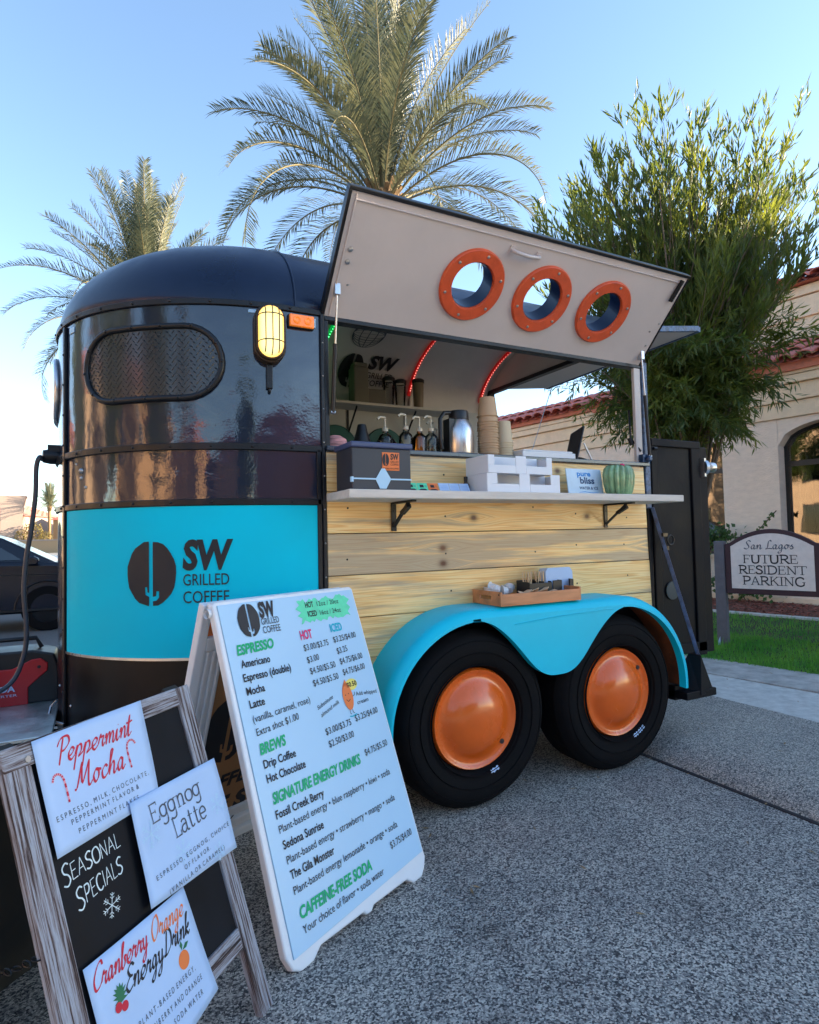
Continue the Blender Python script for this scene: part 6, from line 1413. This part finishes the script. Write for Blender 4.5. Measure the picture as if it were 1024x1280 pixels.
# vine at the foot of the pier
t = empty('climbing_vine', (7.1,3.0,.14), (0,0,BA-math.pi/2)); tag(t, 'green vine creeping along the wall between the two arched windows', 'vine')
rv = random.Random(21); b = MB()
def leafquad(mb, p, d, up, l, w_):
    d = d.normalized(); s_ = d.cross(up)
    if s_.length < .01: s_ = V(1,0,0)
    s_.normalize(); n_ = s_.cross(d)
    mb.add([p, p+d*l*.45+s_*w_-n_*w_*.3, p+d*l, p+d*l*.45-s_*w_-n_*w_*.3, p+d*l*.5+n_*w_*.1], [(0,1,4),(1,2,4),(2,3,4),(3,0,4)])
def rndv(r_): return V(r_.uniform(-1,1), r_.uniform(-1,1), r_.uniform(-1,1))
loc0 = V(-1.45-0,0,0)
for (cx_, cz_, rx, rz, n_) in [(-.05,.26,.42,.15,520),(-.55,.92,.30,.18,170),(-.30,.98,.25,.10,90),(-.78,.42,.12,.34,130)]:
    for i in range(n_):
        p = V(cx_+rv.gauss(0,.5)*rx, -.10-abs(rv.gauss(0,.10)), cz_+rv.gauss(0,.5)*rz); leafquad(b, p, rndv(rv)+V(0,-.6,-.2), V(0,-1,.3), rv.uniform(.05,.09), rv.uniform(.018,.032))
for i in range(16):
    q = i/15; p = V(.12+.22*q, -.08, 1.0+.27*q); leafquad(b, p+rndv(rv)*.02, rndv(rv)+V(0,-.5,0), V(0,-1,.3), .06, .022)
tag(b.build('vine_leaves', M['vine'], t, fix=False), kind='stuff')
b = MB(); b.tube([(-.1,-.05,0),(-.3,-.06,.4),(-.6,-.06,.8),(-.3,-.06,.9),(.05,-.05,.95),(.36,-.06,1.28)], .008, 5); b.build('vine_stem', M['bark_t'], t)

# ------------------------------------------------------------------ oleander tree beside the door
TR = empty('oleander_tree', (4.42,1.95,.08)); tag(TR, 'tall multi-stemmed tree with narrow dark green leaves between trailer and building', 'tree')
rt = random.Random(11); rU = V(.887,-.462,0); fU = V(.462,.887,0)
brs = []; fol = MB(); wood = MB(); trunks = []
def crown_w(z):       # left and right reach along the view's horizontal at a height
    k_ = [(1.9,-.15,.25),(2.3,-.6,.60),(2.8,-.95,.74),(3.3,-1.35,.85),(3.9,-1.6,1.20),(4.5,-1.45,1.55),(4.9,-1.25,1.4),(5.2,-.95,.95),(5.5,-.25,.3)]
    for (z0,a0,b0),(z1,a1,b1) in zip(k_, k_[1:]):
        if z <= z1: q = (z-z0)/(z1-z0); return a0+(a1-a0)*q, b0+(b1-b0)*q
    return -.25,.3
leaves_near = []
for i in range(350):
    z = 2.1 + 3.05*(rt.random()**1.0); l_, r_ = crown_w(z); u = rt.uniform(l_, r_)*(1 if rt.random() < .6 else .8); d = rt.uniform(-1.1,1.1)*math.sqrt(max(.1, 1-((z-3.6)/2.6)**2))*.9
    tip = V(0,0,z) + rU*u + fU*d
    base = V(0,0,1.45+rt.uniform(0,.5)) + rU*rt.uniform(-.08,.08) + fU*rt.uniform(-.08,.08)
    droop = z < 3.0
    c1 = base.lerp(tip, .4) + V(0,0,.35 if not droop else .75) - (rU*u+fU*d)*.18
    n_ = 12; pts = []
    for j in range(n_+1):
        q = j/n_; p = base*(1-q)**2 + c1*2*q*(1-q) + tip*q*q; pts.append(p + rndv(rt)*.015)
    wood.tube(pts, [.016*(1-q_/n_)**1.2+.0025 for q_ in range(n_+1)], 5)
    # side twigs and leaves on the outer part
    for j in range(3, n_+1):
        nt_ = 3 if j > 6 else 2
        for s_ in range(nt_):
            q0 = pts[j]; dr_ = (pts[j]-pts[j-1]).normalized(); tw = (dr_*.8 + rndv(rt)*.6 + V(0,0,.45 if not droop else -.05)).normalized(); L_ = rt.uniform(.16,.34)
            e = q0 + tw*L_
            for m_ in range(11):
                qq = (m_+1)/11; p = q0.lerp(e, qq); out = rndv(rt).normalized()
                dd = tw*(1.0 if z > 3.1 else .6) + out*.62 + V(0,0,(.35 if z > 3.1 else -.25))
                leafquad(fol, p, dd, V(rt.uniform(-1,1),rt.uniform(-1,1),1), rt.uniform(.085,.145), rt.uniform(.0075,.0120))
for k_ in range(7):
    a = rt.uniform(0,6.28); p0 = V(.06*math.cos(a),.06*math.sin(a),-.15); p1 = V(.08*math.cos(a),.08*math.sin(a),1.0); tp = V(.5*math.cos(a),.5*math.sin(a),2.6+rt.random()); tp2 = V(.9*math.cos(a),.9*math.sin(a),4.4)
    pts = catmull([tuple(p0), tuple(p1), tuple(tp), tuple(tp2)], 6); MBt = MB(); MBt.tube(pts, [.022*(1-i_/len(pts))+.004 for i_ in range(len(pts))], 7); MBt.build('stem', M['bark_t'], TR, smooth=60)
wood.build('twigs', M['bark_t'], TR, smooth=60)
tag(fol.build('leaves', M['leaf'], TR, fix=False), kind='stuff')
b = MB(); leafquad(b, V(0,0,0), V(1,0,.0), V(0,0,1), .12, .008); lf0 = None
for i in range(220):      # the biggest leaves, at the near lower edge of the crown
    z = rt.uniform(1.95,2.9); l_, r_ = crown_w(z); p = V(0,0,z)+rU*rt.uniform(l_*.9,r_*.95)+fU*rt.uniform(-1.0,-.55)*(.5+.3*(z-1.9))
    if lf0 is None: lf0 = b.build('leaf', M['leaf'], TR, fix=False); o = lf0
    else: o = lf0.copy(); COL.objects.link(o); o.parent = TR
    o.location = p; o.rotation_euler = (rt.uniform(-.6,.6), rt.uniform(.4,1.5), rt.uniform(0,6.28)); s_ = rt.uniform(.8,1.25); o.scale = (s_,s_,s_)

# ------------------------------------------------------------------ date palms
def make_palm(nf, Lf, seed, trunk_h, tr=.19):
    rp = random.Random(seed); root = empty('date_palm')
    b = MB(); rows = []; 
    for i in range(41):
        q = i/40; rr = tr*(1.25-.25*min(1,q*4))*(1+.07*(i % 2)); rows.append((rr*(1.35 if q > .93 else 1), trunk_h*q))
    rows.append((.05, trunk_h+.1)); b.lathe(rows, (0,0,0), (0,0,1), 16); b.build('trunk', M['palmtr'], root, smooth=30)
    b = MB()
    for i in range(60):
        a = 2.399*i; z = trunk_h-.75+.013*i; p = V(math.cos(a)*tr*1.05, math.sin(a)*tr*1.05, z); d = V(math.cos(a), math.sin(a), 1.1).normalized()
        b.bar(p, p+d*.20, .07, .03, up=(math.cos(a),math.sin(a),0))
    tag(b.build('leaf_bases', M['palmtr'], root), kind='stuff')
    for i in range(nf):
        a = 2.399*i + rp.uniform(-.2,.2); q = i/(nf-1); el = R(90-84*q**1.9 + rp.uniform(-6,6)); L_ = Lf*rp.uniform(.9,1.06)*(1.0 if q < .4 else (.80 if q < .72 else .88)); sag = R(4+78*q**1.7)+rp.uniform(-.1,.15)
        p = V(math.cos(a)*.10, math.sin(a)*.10, trunk_h+.05-.30*q); n_ = 26; pts = [p]; dirs = []
        h = V(math.cos(a), math.sin(a), 0); side = V(-math.sin(a), math.cos(a), 0); tws = rp.uniform(-.5,.5); swerve = rp.uniform(-.25,.25)
        for j in range(n_):
            s_ = j/n_; e_ = el - sag*(s_**1.5)*1.5; d = (h*math.cos(e_) + V(0,0,math.sin(e_)) + side*swerve*s_).normalized(); p = p + d*(L_/n_); pts.append(p); dirs.append(d)
        b = MB(); b.tube(pts, [.017*(1-j/(n_+1))+.003 for j in range(n_+1)], 5, mi=0)
        nl = 92
        for j in range(nl):
            s_ = .13+.87*j/nl; k_ = s_*n_; i0 = min(n_-1, int(k_)); base = pts[i0].lerp(pts[i0+1], k_-i0); d = dirs[i0]
            upv = side.cross(d).normalized()*-1 if False else d.cross(side).normalized()*-1
            if upv.z < 0 and abs(upv.z) > .2: upv = -upv
            ll = .46*Lf/3.2*(math.sin(min(1,(s_-.05)/.42)*math.pi/2))*(1.0-.62*max(0,(s_-.45)/.55)**1.3)
            if s_ < .28: ll *= .7
            for sg in (-1, 1):
                an = R(rp.uniform(38,52)); lift = rp.uniform(.15,.55); 
                ld = (d*math.cos(an) + side*sg*math.sin(an)*.9 + upv*lift).normalized(); l2 = ll*rp.uniform(.85,1.1)
                w_ = .0078*Lf/3.2; wv = ld.cross(upv).normalized()*w_
                mid = base + ld*l2*.55; tip = mid + (ld + V(0,0,-.35)*rp.uniform(.5,1.4)).normalized()*l2*.45
                b.add([base-wv*.5, base+wv*.5, mid+wv, mid-wv, tip], [(0,1,2,3),(3,2,4)], 1)
        b.build('frond', [M['rachis'], M['palm']], root, fix=False)
    return root
P1 = make_palm(72, 3.45, 4, 6.55); P1.location = (2.80,6.0,0); tag(P1, 'tall date palm directly behind the trailer, tallest in the picture', 'palm tree', 'date palms')
def dup_tree(src, loc, rz, sc, lb, gr='date palms'):
    c = dup(src); c.location = loc; c.rotation_euler = (0,0,rz); c.scale = (sc,)*3; c['label'] = lb; return c
dup_tree(P1, (-.35,10.4,-.05), 2.1, .84, 'date palm rising behind the rounded black nose of the trailer')
# far trees by the houses
dup_tree(P1, (-11.8+4.5, 104.5-2.5, 0), 1., 1.05, 'small sunlit palm far away beside the pale houses')

# ------------------------------------------------------------------ far houses on the left
FH = (0,0,-.4809)
M['fwall'] = mat('far_pink_stucco', (.30,.235,.205), .9, var=.06); M['fwall2'] = mat('far_tan_stucco', (.33,.22,.13), .9, var=.06)
t = empty('far_house', (-11.8,104.5,0), FH); tag(t, 'pale pink villa with a flared chimney tower and an arched balcony far on the left', 'house')
b = MB(); b.box(-14,0,0,1.2,9,5.5); b.build('wall', M['fwall'], t, bevel=.03)
b = MB(); b.v = [(-14.5,-.5,5.5),(1.6,-.5,5.5),(1.6,9.5,5.5),(-14.5,9.5,5.5),(-10,4.5,8.3),(-3.6,4.5,8.3)]; b.f = [(0,1,5,4),(1,2,5),(2,3,4,5),(3,0,4),(0,3,2,1)]; b.m = [0]*5; b.build('roof', M['tile'], t)
b = MB(); b.prism([(-1.3,0),(1.45,0),(1.45,6.9),(1.75,8.2),(1.85,8.2),(1.85,8.5),(-1.75,8.5),(-1.75,8.2),(-1.6,8.2),(-1.3,6.9)], (0,-.8,0), (.9,.43,0), (0,0,1), (.43,-.9,0), -1.6, 1.2); b.build('chimney_tower', M['fwall'], t)
b = MB(); b.prism([(-1.85,3.6),(-.5,3.6),(-.5,4.9)] + [(-1.175+.675*math.cos(q), 4.9+.45*math.sin(q)) for q in [math.pi*i/10 for i in range(1,10)]] + [(-1.85,4.9)], (-1.2,0,0), (1,0,0), (0,0,1), (0,-1,0), 0, .05); b.build('window', M['ink'], t)
b = MB(); b.box(-2.9,-.35,2.9,-1.6,0,3.6); b.build('balcony', M['fascia'], t, bevel=.02)
b = MB(); b.box(-3.4-.0,-.45,5.25,1.3,0,5.5); b.build('eave_moulding', M['fwall2'], t)
t = empty('far_arched_house', (-11.8+.887*5.6,104.5-.462*5.6,0), FH); tag(t, 'small tan house with an arched window half hidden by the trailer nose', 'house')
b = MB(); b.box(-1.2,2,0,3.5,8,4.9); b.build('wall', M['fwall2'], t, bevel=.02)
b = MB(); b.v = [(-1.6,1.6,4.9),(3.9,1.6,4.9),(3.9,8.4,4.9),(-1.6,8.4,4.9),(1.1,5,6.6)]; b.f = [(0,1,4),(1,2,4),(2,3,4),(3,0,4),(3,2,1,0)]; b.m = [0]*5; b.build('roof', M['tile'], t)
b = MB(); b.prism([(-.3,2.2),(.5,2.2),(.5,3.4),(.1,3.85),(-.3,3.4)], (0,2,0), (1,0,0), (0,0,1), (0,-1,0), 0, .05); b.build('window', M['ink'], t)
t = empty('garden_wall', (-11.8,98.5,0), FH); tag(t, 'low sunlit tan garden wall running behind the parked cars', 'wall')
b = MB(); b.box(-20,0,0,14,.3,1.7); b.build('wall_body', M['fwall2'], t, bevel=.02); b = MB(); b.box(-20,-.06,1.7,14,.36,1.9); b.build('wall_cap', M['fwall'], t)
rb = random.Random(2)
def bush(loc, r_, h_, n_, lb, gr='sunlit bushes by the far houses'):
    t = empty('bush', loc); tag(t, lb, 'bush', gr)
    b = MB()
    for i in range(n_):
        v_ = rndv(rb)
        if v_.length > 1: v_.normalize()
        p = V(v_.x*r_, v_.y*r_, h_*.5+v_.z*h_*.5); leafquad(b, p, rndv(rb), V(0,0,1), r_*.22, r_*.07)
    tag(b.build('foliage', M['bush'], t, fix=False), kind='stuff'); b = MB(); b.tube([(0,0,0),(0,0,h_*.7)], r_*.08, 6); b.build('stem', M['bark_t'], t)
for px_, r_, h_, lb in [(2.2,1.2,3.6,'round yellow green bush beside the chimney tower'),(3.6,1.4,4.6,'taller yellow green bush below the far palm'),(5.4,1.0,3.2,'low bush in front of the small tan house')]:
    bush((-11.8+.887*px_-.462*1.5, 104.5-.462*px_-.887*1.5, 0), r_, h_, 700, lb)

# ------------------------------------------------------------------ parked cars
def car(name, loc, prof, cab, wins, paint, wheels_x, lb, rw=.31, W_=1.68):
    t = empty(name, loc); tag(t, lb, 'car', 'cars parked behind the trailer')
    b = MB(); b.prism(prof, (0,0,0), (1,0,0), (0,0,1), (0,-1,0), -W_, 0); 
    b.build('body', paint, t, smooth=40, bevel=.05, seg=3)
    b = MB(); k = len(cab)
    b.v = [(x, .05+max(0,z-.9)*.35, z) for x, z in cab] + [(x, W_-.05-max(0,z-.9)*.35, z) for x, z in cab]; b.f = [tuple(range(k)), tuple(range(2*k-1,k-1,-1))] + [(i,(i+1)%k,k+(i+1)%k,k+i) for i in range(k)]; b.m = [0]*len(b.f)
    b.build('cabin', paint, t, smooth=40, bevel=.03, seg=3)
    for wn in wins:
        b = MB(); b.v = [(x, .044+max(0,z-.9)*.35-.004, z) for x, z in wn] + [(x, .06+max(0,z-.9)*.35, z) for x, z in wn]; k = len(wn); b.f = [tuple(range(k)), tuple(range(2*k-1,k-1,-1))] + [(i,(i+1)%k,k+(i+1)%k,k+i) for i in range(k)]; b.m = [0]*len(b.f); b.build('side_window', M['cargl'], t)
    # windscreen
    xs2 = sorted(cab, key=lambda p: -p[0])
    for wx in wheels_x:
        for yy, dr_ in ((-.01,-1),(W_+.01,1)):
            b = MB(); b.lathe([(rw*.62,.0),(rw*.95,.0),(rw,-.03),(rw,-.18),(rw*.6,-.2)], (wx,yy,rw), (0,dr_,0), 28); wo = b.build('wheel', M['tyre'], t, smooth=40)
            b = MB(); b.lathe([(rw*.64,-.01),(rw*.6,-.03),(rw*.2,-.02),(0,-.015)], (wx,yy,rw), (0,dr_,0), 20); b.build('rim', M['trim'] if paint is M['dkblue'] else M['steel'], wo, smooth=40)
            if dr_ < 0:
                b = MB(); b.tube([(wx+(rw+.06)*math.cos(q), -.004, rw+(rw+.06)*math.sin(q)) for q in [math.pi*i/14 for i in range(15)]], .014, 6); b.build('wheel_arch', M['blackp'], t, smooth=60)
    return t
dk = car('parked_car', (-1.05,7.2,0), [(.0,.25),(.02,.5),(-.08,.74),(-.3,.86),(-.68,.93),(-1.4,.95),(-3.9,.97),(-4.08,.85),(-4.1,.25)],
   [(-.62,.90),(-1.28,1.26),(-1.75,1.43),(-2.45,1.50),(-3.35,1.43),(-3.9,1.05),(-3.95,.90)],
   [[(-1.06,.97),(-1.38,1.19),(-1.78,1.36),(-2.15,1.41),(-2.15,.97)],[(-2.25,.97),(-2.25,1.42),(-3.0,1.40),(-3.3,1.2),(-3.3,.97)]], M['dkblue'], (-.76,-3.32), 'dark navy hatchback parked behind the trailer, seen at the left edge')
b = MB(); b.prism([(-1.02,.90),(-.86,.90),(-.84,.98),(-.90,1.02),(-1.0,1.01)], (0,-.12,0), (1,0,0), (0,0,1), (0,-1,0), -.08, .10); b.build('wing_mirror', M['dkblue'], dk, smooth=40, bevel=.02)
b = MB(); b.tube([(-1.0,-.004,.90),(-.98,-.006,.6),(-1.05,-.004,.30)], .006, 5); b.tube([(-2.2,-.004,.92),(-2.2,-.006,.32)], .006, 5); b.tube([(-.05,-.012,.30),(-4.0,-.012,.28)], .02, 5); b.tube([(-.3,-.006,.76),(-3.9,-.006,.80)], .006, 5); b.build('door_seams', M['blackp'], dk)
b = MB(); b.box(-2.12,-.03,.80,-1.95,-.008,.825); b.build('door_handle', M['dkblue'], dk, bevel=.006)
b = MB(); b.prism([(-.02,.58),(-.10,.72),(-.34,.78),(-.28,.64)], (0,-.006,0), (1,0,0), (0,0,1), (0,-1,0), -.05, 0); b.build('headlight', M['steel'], dk, bevel=.008)
wc = car('parked_car', (-1.35,13.0,0), [(.0,.25),(.03,.5),(-.05,.75),(-.5,.88),(-1.1,.95),(-3.6,.98),(-4.5,.95),(-4.6,.8),(-4.6,.25)],
   [(-1.05,.92),(-1.75,1.30),(-2.15,1.40),(-3.1,1.41),(-3.9,1.0),(-3.95,.92)], [[(-1.5,.98),(-1.85,1.24),(-2.2,1.34),(-2.6,1.34),(-2.6,.98)],[(-2.7,.98),(-2.7,1.34),(-3.1,1.33),(-3.55,.98)]], M['carwhite'], (-.85,-3.6), 'white sedan parked beyond the dark hatchback')
# ------------------------------------------------------------------ sunlit houses across the street (they show in the glossy paint and the windows)
M['hwall'] = mat('ochre_stucco', (.55,.33,.17), .9, var=.15, vscale=2); M['hwall2'] = mat('tan_stucco_far', (.58,.40,.26), .9, var=.15, vscale=2)
hl = ['ochre house with a tiled roof across the street, beyond the front of the trailer','tan two storey house across the street opposite the serving side','ochre house across the street far behind the photographer','tan house across the lot, left of the far villa','brick red house behind the photographer','ochre house behind the photographer, nearer the street']
M['hwall3'] = mat('brick_red_stucco', (.42,.17,.09), .9, var=.2, vscale=2)
for i, (x, y, w_, d_, h_, mt) in enumerate([(-21,-6,9,12,5.6,'hwall'),(-23,9,8,11,6.6,'hwall2'),(-20,-24,9,12,5.2,'hwall'),(-24,28,9,14,6.0,'hwall2'),(4,-27,15,8,5.4,'hwall3'),(-10,-28,8,8,5.0,'hwall')]):
    t = empty('street_house', (x, y, 0)); tag(t, hl[i], 'house', 'houses across the street')
    b = MB(); b.box(-w_/2,-d_/2,0,w_/2,d_/2,h_); b.build('wall', M[mt], t, bevel=.03)
    b = MB(); b.v = [(-w_/2-.5,-d_/2-.5,h_),(w_/2+.5,-d_/2-.5,h_),(w_/2+.5,d_/2+.5,h_),(-w_/2-.5,d_/2+.5,h_),(0,-d_/4,h_+2),(0,d_/4,h_+2)]; b.f = [(0,1,4),(1,2,5,4),(2,3,5),(3,0,4,5),(3,2,1,0)]; b.m = [0]*5; b.build('roof', M['tile'], t)
    for k_ in range(4):
        yy = -d_/2+1.4+k_*(d_-2.8)/3
        for z0 in (.9, 3.5):
            if z0+1.5 < h_:
                b = MB(); b.box(w_/2,yy-.55,z0,w_/2+.04,yy+.55,z0+1.5); wn = b.build('window', M['frame'], t); b = MB(); b.box(w_/2+.04,yy-.47,z0+.08,w_/2+.05,yy+.47,z0+1.42); b.build('pane', M['cargl'], wn)
for i, (x, y, rz, lb) in enumerate([(-14.5,-1.5,.4,'palm across the street in front of the ochre house'),(-15.5,4.5,1.9,'palm across the street between the two nearest houses'),(-13.5,-12,3.,'palm across the street behind the photographer'),(-15,17,.9,'palm across the lot near the tan house')]):
    dup_tree(P1, (x, y, 0), rz, .85, lb)
for i, (x, y, rz, sc, lb) in enumerate([(-4.2,-17.5,1.3,1.2,'dark leafy tree behind the photographer'),(-10.5,-4.8,.5,1.35,'dark leafy tree across the drive in front of the ochre house'),(-11.5,.8,2.,1.25,'dark leafy tree across the drive opposite the trailer nose'),(-12,8.0,3.,1.5,'dark leafy tree at the edge of the parking lot')]):
    c = dup_tree(TR, (x, y, 0), rz, sc, lb, 'dark trees across the drive'); c['group'] = 'dark trees across the drive'
